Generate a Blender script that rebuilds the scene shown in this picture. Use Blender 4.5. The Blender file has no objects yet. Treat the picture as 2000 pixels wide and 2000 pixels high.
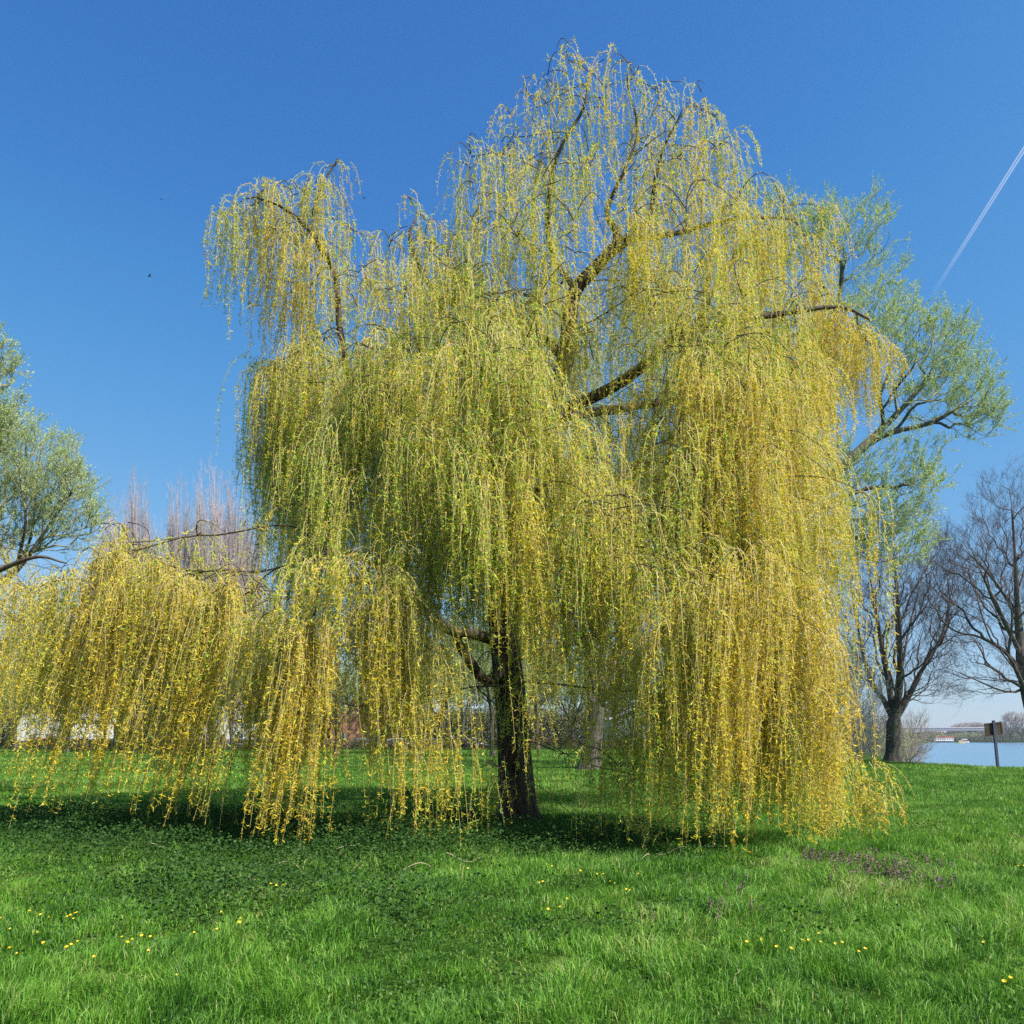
import bpy, bmesh, math, random
import numpy as np
from mathutils import Vector

SC = bpy.context.scene
COL = SC.collection
PI = math.pi

# ------------------------------------------------------------------ camera
CAMZ, F, HOR = 1.6, 1540.0, 1440.0          # eye height, focal length and horizon row of a 2000 px frame
cam_d = bpy.data.cameras.new("camera")
cam_d.sensor_width = 36.0
cam_d.lens = F / 2000.0 * 36.0
cam_d.shift_y = (HOR - 1000.0) / 2000.0
cam_d.clip_start = 0.1
cam_d.clip_end = 60000.0
cam = bpy.data.objects.new("camera", cam_d)
cam.location = (0, 0, CAMZ)
cam.rotation_euler = (PI / 2, 0, 0)
COL.objects.link(cam)
SC.camera = cam

# ------------------------------------------------------------------ sky and sun
SUN_EL = math.radians(50)
SUN_AZ = math.radians(124)                   # clockwise from +Y (view direction): right, slightly behind us
world = bpy.data.worlds.new("World")
SC.world = world
world.use_nodes = True
nt = world.node_tree
nt.nodes.clear()
sky = nt.nodes.new("ShaderNodeTexSky")
sky.sky_type = 'NISHITA'
sky.sun_disc = False
sky.sun_elevation = SUN_EL
sky.sun_rotation = SUN_AZ
sky.altitude = 50
sky.air_density = 1.0
sky.dust_density = 0.4
sky.ozone_density = 3.0
bg = nt.nodes.new("ShaderNodeBackground")
bg.inputs['Strength'].default_value = 0.12
wo = nt.nodes.new("ShaderNodeOutputWorld")
# deepen the clear-sky blue and hold back the white glare at the horizon
K_ = 0.12 * 2 ** 0.88
def vmul(sock, k):
    v_ = nt.nodes.new("ShaderNodeVectorMath"); v_.operation = 'SCALE'; v_.inputs['Scale'].default_value = k
    nt.links.new(sock, v_.inputs[0]); return v_.outputs[0]
cv = nt.nodes.new("ShaderNodeRGBCurve")
for ci, pts in enumerate(([(0, 0), (.18, .050), (.24, .083), (.45, .21), (1, .46)], [(0, 0), (.31, .20), (.41, .295), (.62, .42), (1, .58)], [(0, 0), (.59, .565), (.74, .67), (1, .77)])):
    c_ = cv.mapping.curves[ci]
    while len(c_.points) < len(pts): c_.points.new(.5, .5)
    for p_, (a_, b_) in zip(c_.points, pts): p_.location = (a_, b_)
cv.mapping.update()
nt.links.new(vmul(sky.outputs[0], K_), cv.inputs['Color'])
nt.links.new(vmul(cv.outputs['Color'], 1 / K_), bg.inputs['Color'])
nt.links.new(bg.outputs[0], wo.inputs['Surface'])

sun_d = bpy.data.lights.new("sun", 'SUN')
sun_d.energy = 5.0
sun_d.angle = math.radians(0.5)
sun_d.color = (1.0, 0.94, 0.84)
sun = bpy.data.objects.new("sun", sun_d)
sdir = Vector((math.sin(SUN_AZ) * math.cos(SUN_EL), math.cos(SUN_AZ) * math.cos(SUN_EL), math.sin(SUN_EL)))
sun.rotation_euler = sdir.to_track_quat('Z', 'Y').to_euler()
sun.location = (30, -10, 40)
COL.objects.link(sun)

SC.view_settings.view_transform = 'Standard'
SC.view_settings.look = 'None'
SC.view_settings.exposure = 0.88
SC.view_settings.gamma = 1.0
SC.render.film_transparent = False
cy = SC.cycles
cy.max_bounces = 8
cy.diffuse_bounces = 5
cy.glossy_bounces = 2
cy.transmission_bounces = 5
cy.transparent_max_bounces = 8
cy.volume_bounces = 0
cy.caustics_reflective = False
cy.caustics_refractive = False
cy.use_denoising = False

# ------------------------------------------------------------------ helpers
def W(u, v, Y):
    """world point seen at column u, row v of the 2000 px photograph, at distance Y"""
    return np.array([(u - 1000.0) / F * Y, Y, CAMZ - (v - HOR) / F * Y])

def nrm(a):
    return a / np.maximum(np.linalg.norm(a, axis=-1, keepdims=True), 1e-9)

_ph = np.random.RandomState(5).uniform(0, 6.28, (8, 12))
_dr = np.random.RandomState(6).uniform(0, 6.28, (8, 12))
def field(x, y, scale, k=0):
    """smooth pseudo-random field, about -1..1"""
    s = 0
    for i in range(6):
        fr = (1.0 + 0.55 * i) / scale * 2.0
        s = s + np.sin((x * math.cos(_dr[k, i]) + y * math.sin(_dr[k, i])) * fr + _ph[k, i]
                       + 1.3 * np.sin((x * math.sin(_dr[k, i + 6]) + y * math.cos(_dr[k, i + 6])) * fr * .6 + _ph[k, i + 6])) / (1 + .25 * i)
    return s / 2.6

def tag(o, label=None, cat=None, group=None, kind=None):
    if label: o['label'] = label
    if cat: o['category'] = cat
    if group: o['group'] = group
    if kind: o['kind'] = kind
    return o

def mk(name, V, faces, mat, parent=None, attrs=None, smooth=False):
    """faces: list of (n,k) index arrays; attrs: dict name -> per-vertex values"""
    V = np.asarray(V, dtype=np.float32).reshape(-1, 3)
    me = bpy.data.meshes.new(name)
    me.vertices.add(len(V))
    me.vertices.foreach_set("co", V.ravel())
    faces = [np.asarray(f, dtype=np.int32) for f in faces if len(f)]
    idx = np.concatenate([f.ravel() for f in faces])
    tot = np.concatenate([np.full(len(f), f.shape[1], np.int32) for f in faces])
    st = np.concatenate([[0], np.cumsum(tot)[:-1]]).astype(np.int32)
    me.loops.add(len(idx))
    me.loops.foreach_set("vertex_index", idx)
    me.polygons.add(len(tot))
    me.polygons.foreach_set("loop_start", st)
    me.polygons.foreach_set("loop_total", tot)
    if smooth:
        me.polygons.foreach_set("use_smooth", np.ones(len(tot), dtype=bool))
    if attrs:
        for k, a in attrs.items():
            at = me.attributes.new(k, 'FLOAT', 'POINT')
            at.data.foreach_set("value", np.asarray(a, dtype=np.float32))
    me.update(calc_edges=True)
    if mat is not None:
        me.materials.append(mat)
    o = bpy.data.objects.new(name, me)
    COL.objects.link(o)
    if parent is not None:
        o.parent = parent
        if parent.parent is None: o.matrix_parent_inverse.translation = -Vector(parent.location)
    return o

def root(name, loc, label, cat, group=None):
    e = bpy.data.objects.new(name, None)
    e.location = [float(c) for c in loc]
    e.empty_display_size = 0.2
    COL.objects.link(e)
    return tag(e, label, cat, group)

def mkbm(name, bm, mat, parent=None, smooth=False, local=True):
    me = bpy.data.meshes.new(name)
    bm.normal_update()
    bm.to_mesh(me)
    bm.free()
    if smooth:
        for p in me.polygons: p.use_smooth = True
    me.materials.append(mat)
    o = bpy.data.objects.new(name, me)
    COL.objects.link(o)
    if parent is not None: o.parent = parent
    return o

def bbox(bm, x0, x1, y0, y1, z0, z1, bev=0.0):
    r = bmesh.ops.create_cube(bm, size=1.0)
    for v in r['verts']:
        v.co = Vector((x0 + (v.co.x + .5) * (x1 - x0), y0 + (v.co.y + .5) * (y1 - y0), z0 + (v.co.z + .5) * (z1 - z0)))
    if bev:
        es = list({e for v in r['verts'] for e in v.link_edges})
        bmesh.ops.bevel(bm, geom=es, offset=bev, segments=2, affect='EDGES')

def copy_tree(o, parent=None):
    c = o.copy()
    COL.objects.link(c)
    if parent is not None: c.parent = parent
    for ch in list(o.children): copy_tree(ch, c)
    return c

# ------------------------------------------------------------------ materials
def mat_new(name):
    m = bpy.data.materials.new(name)
    m.use_nodes = True
    t = m.node_tree
    t.nodes.clear()
    return m, t, t.nodes.new("ShaderNodeOutputMaterial")

def ramp(t, stops, fac):
    r = t.nodes.new("ShaderNodeValToRGB")
    el = r.color_ramp.elements
    while len(el) < len(stops): el.new(0.5)
    for e, (p, c) in zip(el, stops):
        e.position = p
        e.color = (*c, 1)
    t.links.new(fac, r.inputs[0])
    return r.outputs[0]

def leafmat(name, stops, trans=0.45, rough=0.55, gloss=0.035):
    m, t, out = mat_new(name)
    a = t.nodes.new("ShaderNodeAttribute")
    a.attribute_name = "tint"
    c = ramp(t, stops, a.outputs['Fac'])
    d = t.nodes.new("ShaderNodeBsdfDiffuse")
    tr = t.nodes.new("ShaderNodeBsdfTranslucent")
    g = t.nodes.new("ShaderNodeBsdfGlossy")
    g.inputs['Roughness'].default_value = rough
    g.inputs['Color'].default_value = (.8, .85, .8, 1)
    t.links.new(c, d.inputs['Color'])
    t.links.new(c, tr.inputs['Color'])
    m1 = t.nodes.new("ShaderNodeMixShader"); m1.inputs[0].default_value = trans
    t.links.new(d.outputs[0], m1.inputs[1]); t.links.new(tr.outputs[0], m1.inputs[2])
    m2 = t.nodes.new("ShaderNodeMixShader"); m2.inputs[0].default_value = gloss
    t.links.new(m1.outputs[0], m2.inputs[1]); t.links.new(g.outputs[0], m2.inputs[2])
    t.links.new(m2.outputs[0], out.inputs[0])
    return m

def barkmat(name, c0, c1, c2=None, scale=6.0, bump=0.6, stretch=0.22, rough=0.9):
    m, t, out = mat_new(name)
    tc = t.nodes.new("ShaderNodeTexCoord")
    mp = t.nodes.new("ShaderNodeMapping")
    mp.inputs['Scale'].default_value = (1, 1, stretch)
    t.links.new(tc.outputs['Object'], mp.inputs[0])
    n = t.nodes.new("ShaderNodeTexNoise")
    n.inputs['Scale'].default_value = scale
    n.inputs['Detail'].default_value = 7
    n.inputs['Roughness'].default_value = .65
    t.links.new(mp.outputs[0], n.inputs['Vector'])
    n2 = t.nodes.new("ShaderNodeTexNoise")
    n2.inputs['Scale'].default_value = scale * .25
    t.links.new(tc.outputs['Object'], n2.inputs['Vector'])
    c = ramp(t, [(.32, c0), (.66, c1)], n.outputs['Fac'])
    mx = t.nodes.new("ShaderNodeMix"); mx.data_type = 'RGBA'
    rr = ramp(t, [(.5, (0, 0, 0)), (.68, (1, 1, 1))], n2.outputs['Fac'])
    t.links.new(rr, mx.inputs[0]); t.links.new(c, mx.inputs[6])
    mx.inputs[7].default_value = (*(c2 or c1), 1)
    p = t.nodes.new("ShaderNodeBsdfPrincipled")
    p.inputs['Roughness'].default_value = rough
    p.inputs['Specular IOR Level'].default_value = .2
    t.links.new(mx.outputs[2], p.inputs['Base Color'])
    b = t.nodes.new("ShaderNodeBump")
    b.inputs['Strength'].default_value = bump
    b.inputs['Distance'].default_value = .05
    t.links.new(n.outputs['Fac'], b.inputs['Height'])
    t.links.new(b.outputs[0], p.inputs['Normal'])
    t.links.new(p.outputs[0], out.inputs[0])
    return m

def plain(name, col, rough=.6, metal=0.0, nscale=3.0, var=.15, spec=.4, bump=0.0):
    m, t, out = mat_new(name)
    tc = t.nodes.new("ShaderNodeTexCoord")
    n = t.nodes.new("ShaderNodeTexNoise")
    n.inputs['Scale'].default_value = nscale
    n.inputs['Detail'].default_value = 5
    t.links.new(tc.outputs['Object'], n.inputs['Vector'])
    lo = tuple(c * (1 - var) for c in col); hi = tuple(min(1, c * (1 + var)) for c in col)
    c = ramp(t, [(.3, lo), (.7, hi)], n.outputs['Fac'])
    p = t.nodes.new("ShaderNodeBsdfPrincipled")
    p.inputs['Roughness'].default_value = rough
    p.inputs['Metallic'].default_value = metal
    p.inputs['Specular IOR Level'].default_value = spec
    t.links.new(c, p.inputs['Base Color'])
    if bump:
        b = t.nodes.new("ShaderNodeBump"); b.inputs['Strength'].default_value = bump
        t.links.new(n.outputs['Fac'], b.inputs['Height']); t.links.new(b.outputs[0], p.inputs['Normal'])
    t.links.new(p.outputs[0], out.inputs[0])
    return m

M = {}
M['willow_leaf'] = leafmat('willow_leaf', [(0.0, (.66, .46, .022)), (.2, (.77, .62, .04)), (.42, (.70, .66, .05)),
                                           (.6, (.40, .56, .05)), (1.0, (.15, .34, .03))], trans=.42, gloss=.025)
M['willow_twig'] = plain('willow_twig', (.50, .40, .16), .7, nscale=8)
M['willow_bark'] = barkmat('willow_bark', (.014, .011, .009), (.12, .088, .062), (.085, .070, .045), scale=9, bump=1.0)
M['limb_bark'] = barkmat('limb_bark', (.025, .020, .015), (.13, .10, .07), (.11, .095, .06), scale=12, bump=.7)
M['green_leaf'] = leafmat('green_leaf', [(0, (.58, .66, .28)), (.5, (.48, .60, .22)), (1, (.32, .46, .15))], trans=.4)
M['dark_leaf'] = leafmat('dark_leaf', [(0, (.26, .22, .12)), (.5, (.16, .17, .07)), (1, (.10, .12, .05))], trans=.3)
M['grey_bark'] = barkmat('grey_bark', (.03, .025, .022), (.15, .13, .105), (.09, .10, .06), scale=5, bump=.8)
M['olive_twig'] = plain('olive_twig', (.26, .25, .13), .85, nscale=2)
M['dark_twig'] = plain('dark_twig', (.14, .105, .10), .85, nscale=2)
M['pale_twig'] = plain('pale_twig', (.42, .345, .33), .85, nscale=2)
M['grass'] = leafmat('grass', [(0, (.46, .45, .18)), (.15, (.26, .45, .06)), (.42, (.15, .36, .03)), (.7, (.085, .22, .022)), (1, (.03, .12, .015))], trans=.4, gloss=.022, rough=.5)
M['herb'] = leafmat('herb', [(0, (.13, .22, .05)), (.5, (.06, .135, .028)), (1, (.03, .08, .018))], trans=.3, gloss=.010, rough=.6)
M['petal'] = leafmat('petal', [(0, (.85, .55, .01)), (1, (.90, .68, .02))], trans=.3)
M['purple'] = leafmat('purple', [(0, (.24, .13, .17)), (.4, (.15, .10, .08)), (.7, (.10, .17, .04)), (1, (.08, .18, .04))], trans=.3)
M['dry_scrub'] = leafmat('dry_scrub', [(0, (.32, .21, .14)), (.5, (.22, .15, .09)), (1, (.14, .12, .05))], trans=.2)

# ------------------------------------------------------------------ terrain
_by = np.array([-200, -50, 0, 20, 40, 52, 60, 80, 150, 400, 640, 900, 3000.])
_bx = np.array([90, 56, 38, 31, 27.2, 25.0, 27.5, 36, 72, 196, 330, 460, 1500.])
def bank(y): return np.interp(y, _by, _bx)
def shoreY(x): return 720.0 - (x - 370) * 0.55
WZ = -3.0
def gz(x, y):
    x = np.asarray(x, float); y = np.asarray(y, float)
    z = 0.05 * field(x, y, 5.0, 0) + 0.03 * field(x, y, 1.3, 1)
    z = z * np.clip((90 - np.abs(y)) / 60, 0, 1)
    d = x - bank(y) + .5 * field(x, y, 6, 2)
    t = np.clip(d / 7.0, 0, 1); t = t * t * (3 - 2 * t)
    z = z * (1 - t) - 5.0 * t
    f = np.clip((y - shoreY(x)) / 30.0, 0, 1)
    return np.where(d > 0, z + f * 4.0, z)

def axis(bps):
    out = []
    for a, b, s in bps: out.append(np.arange(a, b, s))
    return np.unique(np.concatenate(out + [np.array([bps[-1][1]])]))
xs = axis([(-3000, -400, 200), (-400, -40, 20), (-40, -12, 2), (-12, 18, .5), (18, 45, .8), (45, 130, 5), (130, 700, 15), (700, 3000, 150)])
ys = axis([(-400, -40, 40), (-40, 0, 4), (0, 24, .5), (24, 90, 1.2), (90, 180, 5), (180, 500, 20), (500, 900, 10), (900, 4000, 150)])
XX, YY = np.meshgrid(xs, ys)
ZZ = gz(XX, YY)
nx, ny = len(xs), len(ys)
ii = np.arange(nx * ny).reshape(ny, nx)
q = np.stack([ii[:-1, :-1], ii[:-1, 1:], ii[1:, 1:], ii[1:, :-1]], -1).reshape(-1, 4)

m, t, out = mat_new('turf')
tc = t.nodes.new("ShaderNodeTexCoord")
n1 = t.nodes.new("ShaderNodeTexNoise"); n1.inputs['Scale'].default_value = .35; n1.inputs['Detail'].default_value = 6
n2 = t.nodes.new("ShaderNodeTexNoise"); n2.inputs['Scale'].default_value = 14; n2.inputs['Detail'].default_value = 6
for n in (n1, n2): t.links.new(tc.outputs['Object'], n.inputs['Vector'])
c1 = ramp(t, [(.3, (.035, .085, .015)), (.7, (.09, .17, .03))], n1.outputs['Fac'])
c2 = ramp(t, [(.3, (.25, .25, .25)), (.7, (1, 1, 1))], n2.outputs['Fac'])
mx = t.nodes.new("ShaderNodeMix"); mx.data_type = 'RGBA'; mx.blend_type = 'MULTIPLY'; mx.inputs[0].default_value = 1
t.links.new(c1, mx.inputs[6]); t.links.new(c2, mx.inputs[7])
p = t.nodes.new("ShaderNodeBsdfPrincipled"); p.inputs['Roughness'].default_value = 1; p.inputs['Specular IOR Level'].default_value = 0
t.links.new(mx.outputs[2], p.inputs['Base Color'])
b = t.nodes.new("ShaderNodeBump"); b.inputs['Distance'].default_value = .08
t.links.new(n2.outputs['Fac'], b.inputs['Height']); t.links.new(b.outputs[0], p.inputs['Normal'])
t.links.new(p.outputs[0], out.inputs[0]); M['turf'] = m
tag(mk('ground', np.stack([XX, YY, ZZ], -1), [q], M['turf'], smooth=True), 'green meadow running from the camera to the river bank', kind='structure')

m, t, out = mat_new('river_water')
tc = t.nodes.new("ShaderNodeTexCoord"); mp = t.nodes.new("ShaderNodeMapping"); mp.inputs['Scale'].default_value = (.12, .45, 1)
t.links.new(tc.outputs['Object'], mp.inputs[0])
n1 = t.nodes.new("ShaderNodeTexNoise"); n1.inputs['Scale'].default_value = 1.2; n1.inputs['Detail'].default_value = 6
t.links.new(mp.outputs[0], n1.inputs['Vector'])
p = t.nodes.new("ShaderNodeBsdfPrincipled")
p.inputs['Base Color'].default_value = (.10, .19, .27, 1); p.inputs['Roughness'].default_value = .22; p.inputs['IOR'].default_value = 1.33
b = t.nodes.new("ShaderNodeBump"); b.inputs['Strength'].default_value = .9; b.inputs['Distance'].default_value = .5
t.links.new(n1.outputs['Fac'], b.inputs['Height']); t.links.new(b.outputs[0], p.inputs['Normal'])
t.links.new(p.outputs[0], out.inputs[0]); M['water'] = m
tag(mk('river', [[20, -300, WZ], [2500, -300, WZ], [2500, 2600, WZ], [20, 2600, WZ]], [[[0, 1, 2, 3]]], M['water']), 'wide light blue river with small ripples', kind='structure')

# ------------------------------------------------------------------ plant geometry
REF = nrm(np.array([0.31, 0.93, 0.17]))
def ringframe(d):
    a = nrm(np.cross(d, REF)); return a, np.cross(d, a)

def batch_tubes(P, R, sides=3):
    """P (S,K,3) polylines, R (S,K) radii -> verts, quads"""
    S, K, _ = P.shape
    T = np.empty_like(P)
    T[:, 1:-1] = P[:, 2:] - P[:, :-2]; T[:, 0] = P[:, 1] - P[:, 0]; T[:, -1] = P[:, -1] - P[:, -2]
    a, b = ringframe(nrm(T))
    an = np.arange(sides) / sides * 2 * PI
    V = P[:, :, None, :] + R[:, :, None, None] * (np.cos(an)[:, None] * a[:, :, None, :] + np.sin(an)[:, None] * b[:, :, None, :])
    idx = np.arange(S * K * sides).reshape(S, K, sides)
    nx_ = np.roll(idx, -1, axis=2)
    Q = np.stack([idx[:, :-1], nx_[:, :-1], nx_[:, 1:], idx[:, 1:]], -1).reshape(-1, 4)
    return V.reshape(-1, 3), Q

def join(parts):
    Vs, Qs, o = [], [], 0
    for V, Q in parts:
        Vs.append(V); Qs.append(Q + o); o += len(V)
    return np.concatenate(Vs), np.concatenate(Qs)

def leaf_quads(B, D, L, Wd, rng, curl=0.5):
    """bent diamond leaves: base B, direction D, length L, width Wd"""
    n = len(B)
    r = nrm(rng.normal(size=(n, 3)))
    side = nrm(np.cross(D, r)); up = np.cross(side, D)
    L = L[:, None]; Wd = Wd[:, None]
    mid = B + D * L * .5 + up * L * curl * .18
    tip = B + D * L * (1 - .25 * abs(curl)) - up * L * curl * .35
    V = np.stack([B, mid + side * Wd * .5, tip, mid - side * Wd * .5], 1).reshape(-1, 3)
    Q = np.arange(n * 4).reshape(n, 4)
    return V, Q

def curl_leaves(B, D, L, Wd, rng, ang):
    """curling ribbon leaves: six vertices, three faces"""
    n = len(B)
    side = nrm(np.cross(D, nrm(rng.normal(size=(n, 3))))); up = np.cross(side, D)
    L = L[:, None]; Wd = Wd[:, None]; a = ang[:, None]
    p = [B]; 
    for k_, fr in enumerate((.3, .37, .33)):
        th = a * (k_ + .3) / 2.3
        p.append(p[-1] + (D * np.cos(th) + up * np.sin(th)) * L * fr)
    V = np.stack([p[0], p[1] + side * Wd * .5, p[1] - side * Wd * .5, p[2] + side * Wd * .42, p[2] - side * Wd * .42, p[3]], 1).reshape(-1, 3)
    b_ = np.arange(n)[:, None] * 6
    return V, np.concatenate([b_ + [0, 1, 2], b_ + [3, 5, 4]]), b_ + [1, 3, 4, 2]

class Grow:
    def __init__(s, base):
        s.P = np.zeros((60000, 3)); s.D = np.zeros((60000, 3)); s.par = np.full(60000, -1); s.L = np.zeros(60000); s.fix = np.zeros(60000)
        s.down = 0.0; s.P[0] = base; s.D[0] = (0, 0, 1); s.n = 1
    def add(s, j, pts, fix=None):
        for i, p in enumerate(pts):
            k = s.n; d = p - s.P[j]; l = np.linalg.norm(d) + 1e-6
            s.P[k] = p; s.D[k] = d / l; s.par[k] = j; s.L[k] = s.L[j] + l
            if fix is not None: s.fix[k] = fix[i]
            j = k; s.n += 1
        return j
    def poly(s, pts, radii=None, seg=.4, start=None):
        pts = np.array(pts, float)
        # smooth (Catmull-Rom) resample
        Pp = np.vstack([2 * pts[0] - pts[1], pts, 2 * pts[-1] - pts[-2]])
        out, ro = [], []
        for i in range(len(pts) - 1):
            p0, p1, p2, p3 = Pp[i:i + 4]
            m_ = max(1, int(math.ceil(np.linalg.norm(p2 - p1) / seg)))
            for k in range(m_):
                t_ = k / m_
                out.append(.5 * (2 * p1 + (p2 - p0) * t_ + (2 * p0 - 5 * p1 + 4 * p2 - p3) * t_ ** 2 + (-p0 + 3 * p1 - 3 * p2 + p3) * t_ ** 3))
                if radii is not None: ro.append(radii[i] * (1 - t_) + radii[i + 1] * t_)
        out.append(pts[-1])
        if radii is not None: ro.append(radii[-1])
        j = int(np.argmin(np.linalg.norm(s.P[:s.n] - out[0], axis=1))) if start is None else start
        s.add(j, out[1:] if start is None or True else out, ro[1:] if radii is not None else None)
        return np.array(out), (np.array(ro) if radii is not None else None)
    def targets(s, T, bf=.5, seg=.5, lift=0.3, base=None):
        T = np.asarray(T); c = s.P[0] if base is None else base
        T = T[np.argsort(np.linalg.norm(T - c, axis=1))]
        for t_ in T:
            P = s.P[:s.n]; v = t_ - P; d = np.linalg.norm(v, axis=1)
            cosa = (v * s.D[:s.n]).sum(1) / (d + 1e-6)
            cost = d * (1.25 - .35 * cosa) + bf * s.L[:s.n] + s.down * np.maximum(0, t_[2] + .2 - P[:, 2])
            j = int(np.argmin(cost)); dj = d[j]
            if dj < 1e-3: continue
            p0 = s.P[j]; p1 = p0 + s.D[j] * dj * .33; p3 = t_; p2 = t_ - nrm(nrm(v[j]) + np.array([0, 0, lift])) * dj * .33
            m_ = max(2, int(math.ceil(dj / seg)))
            u = (np.arange(1, m_ + 1) / m_)[:, None]
            s.add(j, (1 - u) ** 3 * p0 + 3 * (1 - u) ** 2 * u * p1 + 3 * (1 - u) * u ** 2 * p2 + u ** 3 * p3)
    def radii(s, tip=.006, e=2.3):
        n = s.n; A = np.zeros(n); main = np.full(n, -1); best = np.zeros(n); ch = np.zeros(n, int)
        for k in range(n - 1, 0, -1):
            if A[k] == 0: A[k] = tip ** e
            p_ = s.par[k]; A[p_] += A[k]
            if A[k] > best[p_]: best[p_] = A[k]; main[p_] = k
            ch[p_] += 1
        r = A ** (1 / e)
        s.r = np.where(s.fix[:n] > 0, s.fix[:n], r); s.main = main; s.ch = ch
        return s.r
    def tubes(s, sel, sides=5):
        n = s.n; k = np.arange(1, n)[sel[1:]]; p_ = s.par[k]
        E = s.D[:n].copy(); mm = s.main >= 0
        nd = E.copy(); nd[mm] = nrm(E[mm] + s.D[s.main[mm]])
        im = (s.main[p_] == k)[:, None]
        d0 = np.where(im, nd[p_], E[k]); r0 = np.where(im[:, 0], s.r[p_], s.r[k] * 1.15)
        P = np.stack([s.P[p_], s.P[k]], 1); Dd = np.stack([d0, nd[k]], 1); R = np.stack([np.minimum(r0, s.r[k] * 1.6), s.r[k]], 1)
        a, b = ringframe(Dd)
        an = np.arange(sides) / sides * 2 * PI
        V = P[:, :, None, :] + R[:, :, None, None] * (np.cos(an)[:, None] * a[:, :, None, :] + np.sin(an)[:, None] * b[:, :, None, :])
        idx = np.arange(len(k) * 2 * sides).reshape(-1, 2, sides); nx_ = np.roll(idx, -1, axis=2)
        Q = np.stack([idx[:, 0], nx_[:, 0], nx_[:, 1], idx[:, 1]], -1).reshape(-1, 4)
        return V.reshape(-1, 3), Q

def ellip(specs, n, rng, shell=.55):
    """sample n points in the union of ellipsoids (centre, (rx,ry,rz), weight)"""
    w = np.array([s[2] for s in specs], float); w /= w.sum()
    out = []
    for (c, r, _), k in zip(specs, rng.multinomial(n, w)):
        d = nrm(rng.normal(size=(k, 3))); rad = rng.uniform(shell ** 3, 1, k) ** (1 / 3)
        out.append(np.asarray(c) + d * rad[:, None] * np.asarray(r))
    return np.concatenate(out)

def twiglets(G, rng, rmax, per, length, up=.3, sub=3, K=4, droop=0.0):
    """fine twigs growing from thin nodes; returns polylines (S,K,3), and their sub-twigs"""
    n = G.n; cand = np.where((G.r < rmax) & (np.arange(n) > 0))[0]
    j = np.repeat(cand, per)
    keep = rng.random(len(j)) < (.55 + .45 * (G.ch[j] == 0)); j = j[keep]
    def make(P0, D0, L, spread):
        S = len(P0)
        d = nrm(D0 + rng.normal(size=(S, 3)) * spread + np.array([0, 0, up]))
        P = np.empty((S, K, 3)); P[:, 0] = P0
        for k in range(1, K):
            P[:, k] = P[:, k - 1] + d * (L / (K - 1))[:, None]
            d = nrm(d + rng.normal(size=(S, 3)) * .12 + np.array([0, 0, up * .25 - droop]))
        return P, d
    L = length * rng.uniform(.5, 1.2, len(j))
    P, d = make(G.P[j], G.D[j], L, .45)
    out = [P]
    if sub:
        kk = rng.randint(1, K - 1, (len(P), sub))
        P0 = P[np.arange(len(P))[:, None], kk].reshape(-1, 3)
        D0 = np.repeat(nrm(P[:, -1] - P[:, 0]), sub, axis=0)
        P2, _ = make(P0, D0, np.repeat(L, sub) * rng.uniform(.35, .65, len(P0)), .5)
        out.append(P2)
    return np.concatenate(out)

def tree(name, label, group, base, limbs, ells, nt, seed, tip=.012, bf=.5, seg=.6, lift=.3, rmax=.03, per=2, tl=.8, up=.3, sub=3,
         twigmat='dark_twig', bark='grey_bark', leaf=None, leaves=0, lsize=.07, twr=.006, rsplit=.045, e_=2.3, cat='tree', droop=0.0, shell=.45, base_r=None):
    rng = np.random.RandomState(seed)
    base = np.array(base, float)
    G = Grow(base)
    for l in limbs: G.poly(l, seg=seg)
    G.targets(ellip(ells, nt, rng, shell), bf=bf, seg=seg, lift=lift)
    G.radii(tip=tip, e=e_)
    n = G.n
    if base_r: G.r = tip + (G.r - tip) * ((base_r - tip) / (G.r[0] - tip))
    # root flare
    h = G.P[:n, 2] - base[2]
    G.r = G.r * (1 + .55 * np.exp(-np.maximum(h, 0) / .35) * (G.r > .1))
    e = root(name, base, label, cat, group)
    thick = G.r > rsplit
    V, Q = G.tubes(thick, 9)
    mk('trunk', V, [Q], M[bark], e, smooth=True)
    TP = twiglets(G, rng, rmax, per, tl, up, sub, droop=droop)
    R = np.linspace(1, .45, TP.shape[1])[None, :] * np.full((len(TP), 1), twr)
    V, Q = join([G.tubes(~thick, 5), batch_tubes(TP, R, 3)])
    mk('branches' if leaf else 'crown', V, [Q], M['olive_twig' if leaf else twigmat], e)
    if leaf:
        i = rng.randint(0, len(TP), leaves); k = rng.uniform(.3, TP.shape[1] - 1.001, leaves); k0 = k.astype(int); f = (k - k0)[:, None]
        B = TP[i, k0] * (1 - f) + TP[i, k0 + 1] * f
        D = nrm(nrm(TP[i, k0 + 1] - TP[i, k0]) * .9 + rng.normal(size=(leaves, 3)) * .55)
        L = lsize * rng.uniform(.6, 1.35, leaves)
        V, Q = leaf_quads(B, D, L, L * .3, rng, .5)
        tn = np.clip(.5 + .28 * field(B[:, 0] + B[:, 2], B[:, 1] - B[:, 2], 2.2, 3) + rng.normal(size=leaves) * .15, 0, 1)
        mk('crown', V, [Q], M[leaf], e, {'tint': np.repeat(tn, 4)})
    return e

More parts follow.
